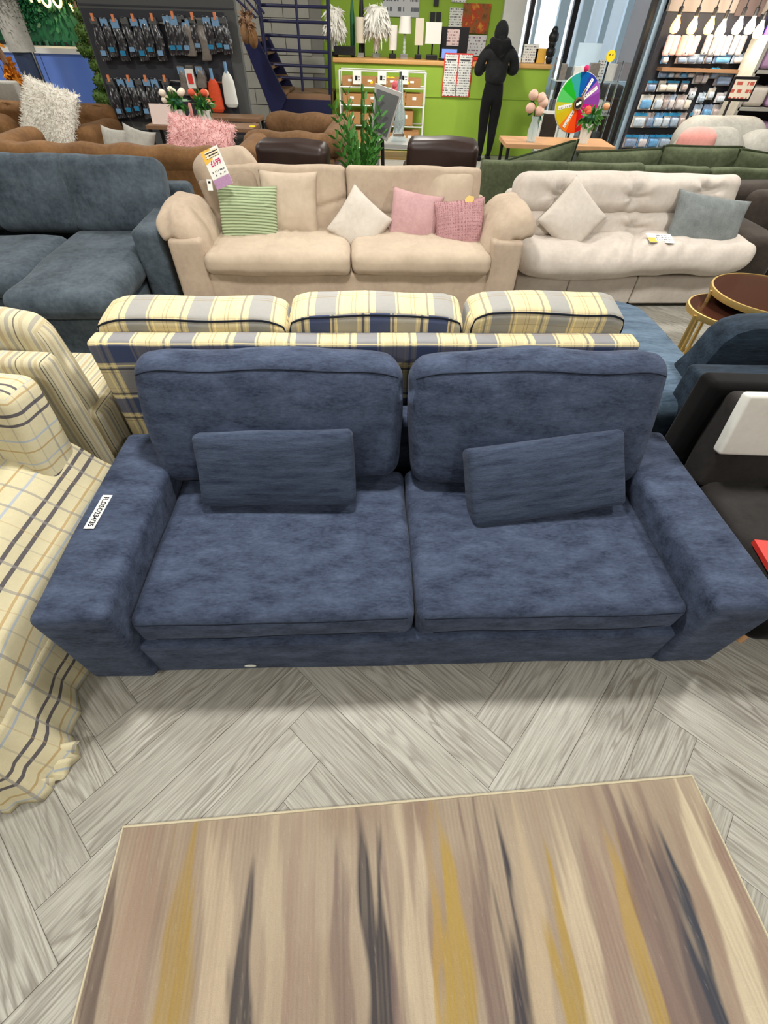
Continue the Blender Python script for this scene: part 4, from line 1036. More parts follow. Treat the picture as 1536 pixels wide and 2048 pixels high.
# ------------------------------------------------------------------ person at the counter (seen from behind)
PX, PY = 1.50, 9.55
pe = empty('person', (PX, PY, 0), 0, 'person in black hooded jacket and leggings standing at the green counter, seen from behind', 'person')
def skin_mesh(name, nodes, edges, mat, root=0, sub=2):
    me = bpy.data.meshes.new(name); me.from_pydata([n[:3] for n in nodes], edges, [])
    o = bpy.data.objects.new(name, me); COL.objects.link(o)
    sm = o.modifiers.new('skin', 'SKIN'); sm.use_smooth_shade = True
    for i, n in enumerate(nodes):
        r = n[3]; me.skin_vertices[0].data[i].radius = r if isinstance(r, tuple) else (r, r)
    me.skin_vertices[0].data[root].use_root = True
    ss = o.modifiers.new('sub', 'SUBSURF'); ss.levels = sub; ss.render_levels = sub
    dg = bpy.context.evaluated_depsgraph_get(); me2 = bpy.data.meshes.new_from_object(o.evaluated_get(dg)); bpy.data.objects.remove(o)
    me2.polygons.foreach_set('use_smooth', [True] * len(me2.polygons))
    return me2
nodes = [(0, 0, .86, (.155, .12)),            # 0 pelvis
         (0, .0, 1.02, (.125, .095)), (0, -.01, 1.20, (.16, .115)), (0, .0, 1.34, (.13, .085)), (0, .03, 1.43, .052), (.0, .06, 1.50, .06),     # spine, neck, head base
         (-.085, 0, .80, .105), (-.08, .01, .46, .08), (-.078, -.01, .28, .066), (-.065, .0, .09, .04), (-.075, .10, .035, .035), (-.08, .19, .03, .028),
         (.085, 0, .80, .105), (.08, .02, .46, .08), (.08, -.01, .28, .066), (.075, .0, .09, .04), (.085, .10, .035, .035), (.09, .19, .03, .028),
         (-.20, .0, 1.30, .062), (-.27, .02, 1.06, .05), (-.16, .22, 1.10, .038), (-.10, .30, 1.14, .026),
         (.20, .0, 1.30, .062), (.28, .02, 1.08, .05), (.17, .22, 1.12, .038), (.11, .30, 1.16, .026)]
edges = [(0, 1), (1, 2), (2, 3), (3, 4), (4, 5), (0, 6), (6, 7), (7, 8), (8, 9), (9, 10), (10, 11), (0, 12), (12, 13), (13, 14), (14, 15), (15, 16), (16, 17), (3, 18), (18, 19), (19, 20), (20, 21), (3, 22), (22, 23), (23, 24), (24, 25)]
body = link('body', skin_mesh('body', nodes, edges, None), M['cloth_b'], pe)
jn = [(0, 0, .93, (.165, .13)), (0, -.01, 1.04, (.185, .14)), (0, -.02, 1.20, (.20, .135)), (0, -.005, 1.33, (.15, .10)), (-.20, -.01, 1.30, .085), (-.285, .01, 1.07, .075), (-.20, .16, 1.08, .055), (.20, -.01, 1.30, .085), (.29, .01, 1.09, .075), (.21, .16, 1.10, .055)]
link('jacket', skin_mesh('jacket', jn, [(0, 1), (1, 2), (2, 3), (3, 4), (4, 5), (5, 6), (3, 7), (7, 8), (8, 9)], None), M['cloth_g'], pe)
# head with face, hair and folded hood
b = MB(); b.sphere((0, .065, 1.50), .085, 18, 12, (.9, 1.08, 1.25)); b.sphere((0, .165, 1.485), .016, 8, 6, (.8, 1, 1.3))
for x in (-.032, .032): b.sphere((x, .145, 1.51), .011, 8, 5)
for x in (-.078, .078): b.sphere((x, .06, 1.495), .022, 8, 6, (.4, .8, 1.3))
b.sphere((0, .15, 1.445), .016, 8, 5, (1.5, .5, .45)); b.v = [(v[0], v[1], v[2] - .025) for v in b.v]; hd = b.build('head', M['skin'], pe)
b = MB(); b.sphere((0, .045, 1.505), .108, 18, 12, (.95, 1.05, 1.2)); b.sphere((0, -.01, 1.45), .075, 14, 10, (.9, .8, 1.2)); b.v = [(v[0], v[1], v[2] - .02) for v in b.v]; b.build('hair', M['cloth_g'], pe)
b = MB(); b.tube([(-.11, .06, 1.40), (-.10, -.04, 1.36), (0, -.10, 1.32), (.10, -.04, 1.36), (.11, .06, 1.40)], [.045, .075, .095, .075, .045], 12); b.build('hood', M['cloth_b'], pe)
# hands holding a phone
for sg in (-1, 1):
    hb = Vector((sg * .10, .31, 1.15)); chains = [((0, 0, 0), (-.012 * sg, .035, .01), .024, .022)]
    hn_ = [(0, 0, 0, .018), (-.01 * sg, .035, .012, (.026, .016)), (-.015 * sg, .065, .02, (.028, .014))]; he = [(0, 1), (1, 2)]
    for f in range(4):
        o_ = (f - 1.5) * .015; L = (.030, .036, .033, .026)[f]; i0 = len(hn_)
        hn_ += [(-.02 * sg + o_ * .3, .082, .022 + o_, .008), (-.035 * sg, .082 + L * .5, .03 + o_, .0075), (-.052 * sg, .075 + L * .3, .034 + o_, .0065)]; he += [(2, i0), (i0, i0 + 1), (i0 + 1, i0 + 2)]
    i0 = len(hn_); hn_ += [(-.03 * sg, .03, .03, .009), (-.045 * sg, .05, .048, .008), (-.055 * sg, .065, .052, .007)]; he += [(1, i0), (i0, i0 + 1), (i0 + 1, i0 + 2)]
    link('hand', skin_mesh('hand', hn_, he, None, 0, 1), M['skin'], pe, hb)
ph = bx('phone', (-.038, -.004, -.075), (.038, .004, .075), M['blk']); ph.location = (PX, PY + .385, 1.205); ph.rotation_euler = (R(-40), 0, 0); tag(ph, 'dark phone in the hands of the person at the counter', 'phone')
b = MB(); b.box((-.05, .0, 0), (.05, .22, .07));
for x in (-.075, .085):
    s = rcube(.085, .24, .065, .03, (3, 6, 2), 3); link('shoe', s, M['cloth_b'], pe, (x, .075, .033))

# ------------------------------------------------------------------ open stairs with dark blue rails
sr = empty('staircase', (-1.6, 9.6, 0), 0, 'dark blue steel staircase and railing in front of the block wall', 'staircase'); SRO = Vector((-1.6, 9.6, 0))
SY = 9.6
def seg(name, u0, v0, u1, v1, r, Y=SY, mat='blue_m', par=sr):
    b = MB(); b.tube([at(u0, v0, Y) - SRO, at(u1, v1, Y) - SRO], r, 8); return b.build(name, M[mat], par)
for (v0, v1) in ((10, 15), (41, 46), (70, 76), (99, 105), (129, 134), (155, 159)): seg('rail', 520 + v0 * .15, v0, 660, v1, .018)
seg('post', 589, -30, 606, 183, .02); seg('post', 655, -30, 662, 235, .028); seg('post', 511, -40, 549, 235, .03, 9.5)
for d in (0, 14, 28): seg('handrail', 470 + d, -5 - d * .4, 512 + d * .6, 36 - d * .3, .014, 9.3)
pl = at(558, 186, SY); pr_ = at(662, 194, SY)
bx('landing', (pl.x + 1.6, -.05, pl.z - .12), (pr_.x + 1.6, .9, pl.z), M['wood'], sr); bx('landing_fascia', (pl.x + 1.6, -.08, pl.z - .26), (pr_.x + 1.6, -.05, pl.z - .06), M['blue_m'], sr)
a = at(492, 78, 9.3) - SRO; c = at(560, 196, 9.3) - SRO
b = MB(); b.prism([(a.x - .05, a.z - .02), (a.x + .16, a.z + .02), (c.x + .10, c.z), (c.x - .12, c.z - .30)], 'y', a.y, a.y + .05); b.build('stringer', M['blue_m'], sr, smooth=False)
b = MB(); b.prism([(a.x - .05, a.z - .02), (a.x + .16, a.z + .02), (c.x + .10, c.z), (c.x - .12, c.z - .30)], 'y', a.y + .85, a.y + .9); b.build('stringer', M['blue_m'], sr, smooth=False)
for q in range(5):
    p = a.lerp(c, q / 4.5); bx('tread', (p.x - .12, a.y + .05, p.z - .03), (p.x + .14, a.y + .85, p.z), M['wood'], sr)
bx('understair_panel', (-.55, -.25, 0), (.55, .9, .42), M['blk'], sr)
# seed-pod decoration by the rail
pd = empty('pod_decoration', at(497, 62, 9.0), 0, 'brown rattan gourds with dried leaves hanging by the stair rail', 'decoration')
for i, (x, z_, m) in enumerate(((-.05, -.02, 'tan2'), (.05, -.06, 'tan'))):
    b = MB(); b.sphere((x, 0, z_), .085, 14, 10, (.8, .8, 1.3)); b.build('gourd', M[m], pd)
b = MB(); b.sphere((0, 0, .1), .06, 8, 6); s = b.build('stem_knot', M['wood'], pd); b2 = MB(); b2.tube([(0, 0, .1), (0, 0, 3.0 - pd.location.z)], .006, 6); b2.build('cord', M['blk'], pd); tag(link('dried_leaves', blades(s.data, 60, .12, .03, .6, 4), M['wood'], pd), kind='stuff')

# ------------------------------------------------------------------ left display wall of bagged goods
LY = 7.6
lw = empty('display_wall', (-2.75, LY, 0), 0, 'grey slatted display wall hung with bagged goods', 'display wall')
a = at(155, 0, LY); c = at(500, 230, LY); e = at(245, 270, LY)
bx('board', (-3.72 + 2.75, .05, .0), (c.x + 2.75, .14, 2.3), M['slat'], lw)
bx('dark_panel', (-3.70 + 2.75, .03, .62), (-2.05 + 2.75, .05, 1.60), M['slatd'], lw)
for z_ in (1.62, 1.72, .52, .36, .20): bx('slat_groove', (-3.71 + 2.75, .044, z_), (c.x + 2.74, .051, z_ + .014), M['slatd'], lw)
for z_ in (1.50, 1.02): b = MB(); b.tube([(-3.6 + 2.75, -.02, z_), (-2.1 + 2.75, -.02, z_)], .01, 6); b.build('hook_bar', M['chrome'], lw)
def glint():  # black packing; the bright glints on the plastic are painted into its colour
    t = NT('black_packing_painted_glints'); n = t.noise(t.mapping(t.coords(), (1, 1, .35)), 38, 3, .6)
    t.l(t.ramp(n, [(.0, lin((18, 18, 22))), (.52, lin((46, 46, 52))), (.62, lin((120, 124, 130))), (.70, lin((216, 220, 224))), (.76, lin((70, 72, 78)))]).outputs[0], t.b.inputs['Base Color']); return t.done(.18, .7)
M['bag'] = glint(); M['bag2'] = plain('clear_grey_packing', (126, 120, 114), .3, .6, 0, .4, 26); M['hdr'] = plain('blue_header_card', (118, 158, 196), .5, .4, 0, .2, 30); M['dot'] = plain('sky_label', (40, 130, 176), .4, .4); M['peach'] = plain('orange_price_clip', (226, 140, 96), .5, .3); M['org'] = plain('orange_broom', (226, 84, 44), .6, .3, 0, .2, 40)
def bagme(w, h, d, seed):
    def f(v, hn):
        v.x *= 1 - .25 * max(0, hn[2]); v.x += .01 * math.sin(v.z * 14 + seed); return v
    return rcube(w, d, h, .02, (4, 2, 10), 2, (0, .02, 0), f, .012, 9, seed)
bm_ = [bagme(.115, .50, .06, s) for s in range(4)]
def bag(u, v0, v1, mat, label, group, k=0, dot=True):
    p0 = at(u, v0, LY - .05); p1 = at(u, v1, LY - .05); h = p0.z - p1.z
    o = empty('hanging_pack', (p0.x, LY - .05, p0.z), 0, label, 'pack', group)
    m = link('bag', bm_[k % 4], None, o, (0, 0, -h / 2)); m.scale = (1, 1, h / .5)
    if len(m.data.materials) == 0: m.data.materials.append(M['bag'])
    m.material_slots[0].link = 'OBJECT'; m.material_slots[0].material = mat
    bx('header_card', (-.042, -.045, -.055 - .012 * (k % 3)), (.042, -.035, -.01), M['hdr' if k % 3 else 'slat'], o)
    if k % 2 == 0: bx('price_clip', (-.014, -.05, -.03), (.014, -.03, .03), M['peach'], o)
    if dot: bx('label', (-.03, -.052, -h * .86), (.03, -.044, -h * .74), M['dot' if k % 3 else 'hdr'], o)
    return o
for i, u in enumerate((188, 208, 229, 249, 268, 287, 306)): bag(u, 34 + (i % 3), 122 - (i % 2) * 9, M['bag'], ORD[i] + ' black bagged pack from the left, upper row of the display wall', 'upper left bagged packs', i)
for i, u in enumerate((333, 347, 362)): bag(u, 30, 110, M['bag'], ORD[i] + ' black bagged pack left of the beige long packs, upper row', 'upper middle bagged packs', i + 1)
bag(371, 36, 112, M['bag2'], 'left beige long pack in the upper row of the display wall', None, 1, False); bag(399, 36, 121, M['bag2'], 'right beige long pack in the upper row of the display wall', None, 3, False)
for i, u in enumerate((386, 413, 431, 445)): bag(u, 32, 104 + 4 * (i % 2), M['bag'], ORD[i] + ' black bagged pack at the upper right of the display wall', 'upper right bagged packs', i)
for i, u in enumerate((220, 241, 259, 277, 293, 309, 331)): bag(u, 156, 236 - 3 * (i % 3), M['bag'], ORD[i] + ' black bagged pack from the left, lower row of the display wall', 'lower row bagged packs', i)
bag(362, 132, 190, M['bag2'], 'grey brush pack beside the red-labelled one', None, 1, False)
o = bag(378, 130, 180, M['bag2'], 'brush pack with a white and red card', None, 3, False); bx('red_card', (-.05, -.06, -.20), (.05, -.05, -.03), M['paper'], o); bx('red_mark', (-.03, -.066, -.16), (.03, -.06, -.07), M['red'], o)
bag(398, 132, 176, M['bag2'], 'slim grey brush pack right of the red-labelled one', None, 1, False)
def broom(u, v0, v1, mat, label):
    p = at(u, v0, LY - .06); h = p.z - at(u, v1, LY - .06).z
    o = empty('broom_head', (p.x, LY - .06, p.z), 0, label, 'broom head')
    b = MB(); b.lathe([(.02, 0), (.06, -.05), (.075, -h * .3), (.085, -h * .9), (.06, -h)][::-1], 14); q = b.build('strands', mat, o); q.scale = (1, .5, 1)
    b = MB(); b.tube([(0, 0, -.02), (0, 0, .08)], .02, 8); b.build('socket', M['hdr'], o)
broom(424, 155, 224, M['org'], 'bright orange mop head hanging right of the brushes'); broom(452, 142, 214, M['pot'], 'white mop head hanging rightmost on the display wall')

# ------------------------------------------------------------------ console tables with flowers
def console(x0, x1, y, d, z, label):
    o = empty('console_table', ((x0 + x1) / 2, y, 0), 0, label, 'table', 'console tables'); h = (x1 - x0) / 2
    bx('top', (-h, 0, z - .035), (h, d, z), M['wood'], o, bevel=.004)
    for x in (-h + .03, h - .03):
        for yy in (.03, d - .03): bx('leg', (x - .015, yy - .015, 0), (x + .015, yy + .015, z - .035), M['blk'], o)
    bx('shelf', (-h + .02, .02, .28), (h - .02, d - .02, .30), M['wood'], o)
console(-2.80, -1.60, 6.40, .36, .75, 'nearer dark brown console table with black legs'); console(-2.45, -1.66, 7.0, .34, .76, 'farther brown console table by the display wall')
def flowers(u, Y, z, kind, label, pot='pot', n=7, h=.13, r=.075, spread=.12):
    x = at(u, 235, Y).x
    o = empty('flower_pot', (x, Y, z), 0, label, 'flowers')
    b = MB(); b.lathe([(r * .72, 0), (r, h), (r * .94, h), (r * .66, .01)], 18); b.build('pot', M[pot], o)
    rr = random.Random(int(u)); b = MB(); b.sphere((0, 0, h + .05), spread * .6, 10, 6, (1, 1, .7)); lv = b.build('moss', M['leafd'], o)
    tag(link('leaves', blades(lv.data, 90, .09, .035, .5, int(u), .2), M['leaf'], o), kind='stuff')
    for i in range(n):
        c = Vector((rr.uniform(-spread, spread), rr.uniform(-spread, spread) * .7, h + rr.uniform(.06, .15)))
        b = MB(); R0 = .038
        for q in range(3): b.sphere(c + Vector((0, 0, .008 * q)), R0 * (1 - .22 * q), 9, 6, (1, 1, .8))
        fl_ = b.build('bloom', M[kind if i % 3 else {'rose_w': 'rose_w', 'rose_c': 'rose_o', 'rose_o': 'rose_c'}.get(kind, kind)], o)
    return o
flowers(360, 6.55, .75, 'rose_w', 'white roses in a white pot on the console'); flowers(411, 6.55, .75, 'rose_c', 'coral roses in a white pot on the console')
o = bx('card_stand', (-.13, 0, 0), (.13, .01, .17), plain('pink_card', (226, 206, 198), .6), rot=(R(-12), 0, 0)); o.location = (at(325, 235, 6.45).x, 6.45, .755); tag(o, 'pale pink card standing on the console left of the roses', 'card')
b = MB(); b.lathe([(.035, 0), (.035, .006), (0, .008)], 16); o = b.build('coaster', M['yellow'], None, (at(503, 243, 6.52).x, 6.52, .751)); tag(o, 'small round yellow disc on the right end of the console', 'disc')
b = MB(); b.lathe([(.02, 0), (.02, .09), (.012, .11), (.0, .12)], 12); o = b.build('bottle', M['salmon'], None, (at(382, 222, 7.1).x, 7.1, .761)); tag(o, 'tiny pink bottle on the farther console', 'bottle')
# ------------------------------------------------------------------ tan chesterfield sofa seen from behind (third row, left)
cb = empty('chesterfield_sofa', (-2.65, 5.15, 0), R(1), 'tan suede chesterfield sofa seen from behind, past the corner sofa', 'sofa')
def rollfn(v, hn): v.z += .010 * math.sin(v.x * 16) * max(0, hn[2]); return v
soft('back', (2.55, .16, .66), (0, .10, .36), M['tan'], cb, r=.05, n=(16, 2, 6), wob=.008)
soft('back_roll', (2.62, .22, .20), (0, .10, .665), M['tan'], cb, r=.095, n=(40, 2, 2), fn=rollfn, wob=.006, k=5)
for x in (-1.22, 1.20):
    soft('arm', (.18, .80, .54), (x, .55, .30), M['tan'], cb, r=.05, n=(2, 8, 5)); soft('arm_roll', (.23, .86, .20), (x, .55, .665), M['tan'], cb, r=.095, n=(2, 16, 2), k=5, wob=.006)
soft('seat', (2.2, .70, .22), (0, .52, .35), M['tan'], cb, r=.06, n=(12, 6, 2), puff=(0, 0, .03))
for x in (-1.15, 1.15): bx('foot', (x - .04, .05, 0), (x + .04, .13, .05), M['blk'], cb)
# things on it
def furry(u, v, Y, w, h, lean, roll, yaw, mat, label, n, L, wd):
    me = pillow(w, h, .2, seed=int(u)); o = pill('cushion', me, M[mat], at(u, v, Y), lean, roll, yaw, label)
    tag(link('fur', blades(me, n, L, wd, .7, int(u), .25), M[mat], o), kind='stuff'); return o
furry(403, 285, 5.75, .66, .40, 30, 8, 4, 'furp', 'shaggy pink cushion on the tan chesterfield', 3600, .05, .006)
pill('cushion', pillow(.32, .34, .14, seed=21, pinch=.14), M['cloud'], at(236, 296, 5.8), 16, 4, -8, 'left grey cushion corner peeking over the tan chesterfield', group='grey cushions behind the tan chesterfield')
pill('cushion', pillow(.32, .34, .14, seed=22, pinch=.14), M['cloud'], at(280, 296, 5.8), 16, 14, 8, 'right grey cushion corner peeking over the tan chesterfield', group='grey cushions behind the tan chesterfield')
# second chesterfield further left, facing this way
c2 = empty('chesterfield_sofa', (-4.62, 6.85, 0), R(-3), 'brown leather chesterfield sofa with a white furry cushion, far left', 'sofa')
def tuf(v, hn):
    if hn[1] < 0: v.y += .03 * (math.cos(v.x * 22) * math.cos(v.z * 24) > .6)
    return v
soft('back', (2.1, .22, .62), (-.1, .72, .48), M['tan'], c2, r=.10, n=(24, 3, 10), fn=tuf, wob=.01, k=4)
soft('arm', (.26, .90, .62), (.88, .30, .36), M['tan'], c2, r=.10, n=(4, 10, 6), wob=.008, k=4); soft('arm', (.26, .90, .62), (-1.1, .30, .36), M['tan'], c2, r=.10, n=(4, 10, 6), wob=.008, k=4)
for x in (-.62, .30): soft('seat_cushion', (.88, .78, .22), (x, .28, .40), M['tan2'], c2, r=.08, n=(10, 8, 2), puff=(0, .02, .05), wob=.012)
soft('base', (2.1, .85, .28), (-.1, .32, .16), M['tan'], c2, r=.04, n=(10, 4, 2))
soft('loose_cushion', (.70, .30, .24), (-.42, .10, .60), M['tan'], c2, r=.10, n=(10, 4, 4), puff=(.02, .03, .03), wob=.02, rot=(0, R(4), R(8)))
furry(100, 232, 6.75, .66, .60, 28, 14, -8, 'furw', 'shaggy white cushion on the brown leather chesterfield', 5200, .05, .007)

# ------------------------------------------------------------------ chesterfield armchair facing left
ca_ = empty('chesterfield_armchair', (-1.13, 6.55, 0), R(-2), 'brown chesterfield armchair with rolled arms by the stairs', 'armchair')
soft('arm', (.95, .16, .56), (0, -.42, .30), M['tan2'], ca_, r=.05, n=(10, 2, 6)); soft('arm_roll', (1.02, .24, .22), (0, -.42, .665), M['tan2'], ca_, r=.105, n=(24, 2, 2), fn=rollfn, k=5)
soft('arm', (.95, .16, .56), (0, .62, .32), M['tan2'], ca_, r=.05, n=(24, 2, 12), fn=tuf); soft('arm_roll', (1.02, .24, .22), (0, .62, .70), M['tan2'], ca_, r=.105, n=(24, 2, 2), fn=rollfn, k=5)
for x in (-.32, -.12, .08, .26):
    b = MB(); b.sphere((x, .515, .70), .022, 10, 6, (1, .6, 1)); b.build('button', M['tan'], ca_)
soft('back', (.16, 1.05, .60), (.46, .10, .33), M['tan2'], ca_, r=.05, n=(2, 10, 6)); soft('back_roll', (.26, 1.22, .24), (.46, .10, .68), M['tan2'], ca_, r=.11, n=(2, 24, 2), k=5, wob=.01)
soft('seat', (.80, .86, .24), (-.06, .10, .36), M['tan2'], ca_, r=.07, n=(8, 8, 2), puff=(.0, 0, .03))
for x in (-.42, .42):
    for y in (-.42, .6): bx('foot', (x - .03, y - .03, 0), (x + .03, y + .03, .06), M['blk'], ca_)
# ------------------------------------------------------------------ two dark leather recliners from behind
def recliner(x0, x1, y, zt, rz, label):
    w = x1 - x0; o = empty('leather_recliner', ((x0 + x1) / 2, y, 0), R(rz), label, 'armchair', 'dark leather recliners')
    soft('headrest', (w, .24, .30), (0, .10, zt - .15), M['leather'], o, r=.055, n=(12, 4, 5), puff=(.01, .02, .02), wob=.01, ws=6, k=5, rot=(R(6), 0, 0))
    soft('back', (w * .98, .20, .56), (0, .16, .34), M['leather'], o, r=.05, n=(8, 3, 6)); soft('seat', (w * .95, .62, .22), (0, .52, .34), M['leather'], o, r=.06, n=(8, 6, 2), puff=(0, 0, .03))
    for x in (-w / 2 + .03, w / 2 - .03): soft('arm', (.12, .72, .34), (x, .45, .42), M['leather'], o, r=.05, n=(3, 8, 4))
    b = MB(); b.lathe([(.28, 0), (.28, .03), (.05, .05), (.05, .24)], 24); b.build('base', M['blk'], o, (0, .4, 0))
recliner(-1.29, -.64, 5.10, .83, -6, 'dark brown leather recliner headrest left of the plant'); recliner(.115, .77, 5.25, .86, 0, 'dark brown leather recliner headrest right of the tablet stand')
# ------------------------------------------------------------------ plant, tablet stand, side table with crystal lamp
plo = empty('potted_plant', (at(722, 330, 5.45).x, 5.45, 0), 0, 'leafy green potted plant behind the beige sofa', 'plant')
b = MB(); b.lathe([(.10, 0), (.13, .34), (.12, .34), (.11, .30), (0, .30)], 20); b.build('pot', M['pot'], plo)
rr = random.Random(8); V = []; F = []; st_ = MB()
for i in range(22):
    a0 = rr.uniform(0, 6.28); L = rr.uniform(.50, .86); ln = rr.uniform(.06, .26); p0 = Vector((.04 * math.cos(a0), .04 * math.sin(a0), .30))
    pts = [p0 + Vector((math.cos(a0) * ln * (f ** 1.4) * .8, math.sin(a0) * ln * (f ** 1.4) * .8, L * f)) for f in [j / 8 for j in range(9)]]
    st_.tube(pts, [.010 - .0008 * j for j in range(9)], 6)
    for j in range(2, 9):
        for sg in (-1, 1):
            t_ = (pts[j] - pts[j - 1]).normalized(); sd = t_.cross(Vector((math.sin(a0), -math.cos(a0), .2))).normalized() * sg
            d = (sd * .8 + t_ * .8).normalized(); l = .135 * (1 - .05 * j); w = t_.cross(sd).normalized() * .010 + t_ * .022
            n0 = len(V); q = pts[j]; V += [q, q + d * l * .45 + w, q + d * l, q + d * l * .45 - w]; F.append((n0, n0 + 1, n0 + 2, n0 + 3))
st_.build('stems', M['leaf'], plo); tag(link('leaves', mk(V, F, smooth=False), M['leaf'], plo), kind='stuff')
tb = empty('tablet_stand', (at(768, 290, 5.5).x, 5.5, 0), 0, 'grey tablet screen on a black floor stand', 'tablet stand'); TO = tb.location.copy()
b = MB(); b.tube([Vector((at(771, 330, 5.5).x, 5.5, 0)) - TO, at(764, 235, 5.5) - TO], .018, 10); b.build('pole', M['blk'], tb)
b = MB(); b.lathe([(.17, 0), (.17, .015), (.03, .03)], 24); b.build('base', M['blk'], tb)
b = MB(); b.tube([at(763, 232, 5.52) - TO, at(790, 236, 5.5) - TO], .02, 8); b.build('clamp', M['blk'], tb)
tabf = [at(u, v, 5.47 + dy) - TO for u, v, dy in ((750, 166, .04), (805, 186, .04), (774, 284, -.03), (742, 262, -.03))]
b = MB(); nrm = Vector((0, .02, 0)); b.add(tabf + [p + nrm for p in tabf], [(0, 1, 2, 3), (7, 6, 5, 4), (0, 4, 5, 1), (1, 5, 6, 2), (2, 6, 7, 3), (3, 7, 4, 0)]); tt = b.build('tablet', plain('silver_bezel', (148, 146, 142), .4), tb, smooth=False, bevel=.004)
cc = sum(tabf, Vector()) / 4; inn = [cc + (p - cc) * .82 - Vector((0, .006, 0)) for p in tabf]
b = MB(); b.add(inn + [p + Vector((0, .004, 0)) for p in inn], [(0, 1, 2, 3), (7, 6, 5, 4), (0, 4, 5, 1), (1, 5, 6, 2), (2, 6, 7, 3), (3, 7, 4, 0)]); b.build('screen', plain('dark_grey_screen', (70, 72, 72), .35), tt, smooth=False)
sd = empty('side_table', (.10, 6.7, 0), 0, 'grey topped side table with gold rail under the crystal lamp', 'table')
bx('top', (-.33, -.2, .60), (.33, .22, .64), plain('grey_marble', (176, 176, 172), .3), sd, bevel=.004); bx('gold_rail', (-.33, -.2, .50), (.33, .22, .515), M['gold'], sd)
for x in (-.31, .31):
    for y in (-.18, .2): bx('leg', (x - .012, y - .012, 0), (x + .012, y + .012, .60), M['chrome'], sd)
xl = at(797, 275, 6.7).x
cl_ = empty('crystal_lamp', (xl, 6.7, .64), 0, 'clear crystal lamp base on the grey side table', 'lamp')
bx('plinth', (-.085, -.06, 0), (.085, .06, .045), M['crystal'], cl_, bevel=.005); bx('step', (-.06, -.045, .045), (.06, .045, .08), M['chrome'], cl_, bevel=.004)
b = MB(); b.lathe([(.05, .08), (.072, .16), (.07, .22), (.045, .34), (.03, .46), (.022, .52)], 10); b.build('crystal_body', plain('sparkling_crystal', (190, 205, 205), .12, .8, .3, .5, 80), cl_)
b = MB(); b.tube([(0, 0, .50), (0, 0, .58)], .014, 8); b.build('neck', M['chrome'], cl_)
b = MB()
for q in range(6): b.sphere((.04 * math.cos(q) * .7, .03 * math.sin(q), .03 * math.sin(q * 2)), .032, 9, 6)
p = at(793, 176, 6.82); o = empty('artificial_rose', (p.x, 6.82, .64), 0, 'pink artificial rose in a bud vase behind the tablet', 'flower'); b.v = [(v[0], v[1], v[2] + p.z - .64) for v in b.v]; b.build('bloom', plain('pink_petal', (232, 110, 120), .7), o)
b = MB(); b.tube([(0, 0, .01), (0, 0, p.z - .64)], .005, 6); b.build('stem', M['leaf'], o); b = MB(); b.lathe([(.025, 0), (.03, .05), (.012, .12), (.016, .14)], 14); b.build('bud_vase', M['pot'], o)
# ------------------------------------------------------------------ olive sofa from behind
ol = empty('olive_sofa', (2.35, 5.25, 0), R(4), 'olive green sofa with loose flanged cushions, seen from behind', 'sofa')
soft('back', (3.3, .20, .60), (.1, .0, .33), M['olive'], ol, r=.06, n=(16, 3, 6)); soft('seat', (3.1, .60, .38), (.1, .38, .21), M['olive'], ol, r=.05, n=(12, 6, 3))
M['olived'] = fabric('dark_olive_velvet', (44, 52, 34), (62, 70, 48), 5, 500, .2, .0)
def flange(u0, u1, vt, vb, Y, name, parent, dl, dr, sd, ext=.0, tk=.2):
    a = at(u0, vb, Y); c = at(u1, vb, Y); zt = at((u0 + u1) / 2, vt, Y).z; zb = at((u0 + u1) / 2, vb, Y).z - .06
    w = (c - a).length; h = zt - zb
    me = pillow(w, h, tk, n=24, pinch=.02, seed=sd, wr=.02)
    for v in me.vertices:
        f = (v.co.z / h + .5); v.co.z += (dl * (.5 - v.co.x / w) + dr * (.5 + v.co.x / w)) * max(0, f)
    o = link(name, me, M['olive'], parent); M4 = parent.matrix_basis.inverted() @ Vector(((a.x + c.x) / 2, Y, (zt + zb) / 2)); o.location = M4; o.rotation_euler = (R(8), 0, 0)
    rim = sorted([v.co.copy() for v in me.vertices if abs(v.co.y) < 1e-4 and v.co.z > h * .38], key=lambda q: q.x)
    b = MB(); b.tube(rim, .010, 6); b.build('flange', M['olived'], o)
    return o
bpy.context.view_layer.update()
flange(948, 1124, 316, 395, 5.42, 'back_cushion', ol, -.08, .16, 31); flange(1126, 1292, 297, 395, 5.42, 'back_cushion', ol, -.02, .02, 32); flange(1284, 1440, 294, 390, 5.46, 'back_cushion', ol, .02, .02, 33); flange(1428, 1580, 306, 390, 5.48, 'back_cushion', ol, .04, -.03, 34)
for i, (u0, u1, vt) in enumerate(((962, 1142, 322), (1132, 1292, 326), (1286, 1424, 332), (1420, 1560, 336))):
    a = at(u0, vt, 5.12 + .03 * i); c = at(u1, vt, 5.12 + .03 * i); loc = ol.matrix_basis.inverted() @ ((a + c) / 2)
    soft('seat_back', ((c - a).length, .12, .48), (loc.x, loc.y, loc.z - .24), M['olive'], ol, r=.03, n=(10, 2, 6), wob=.01, ws=4, seed=i)
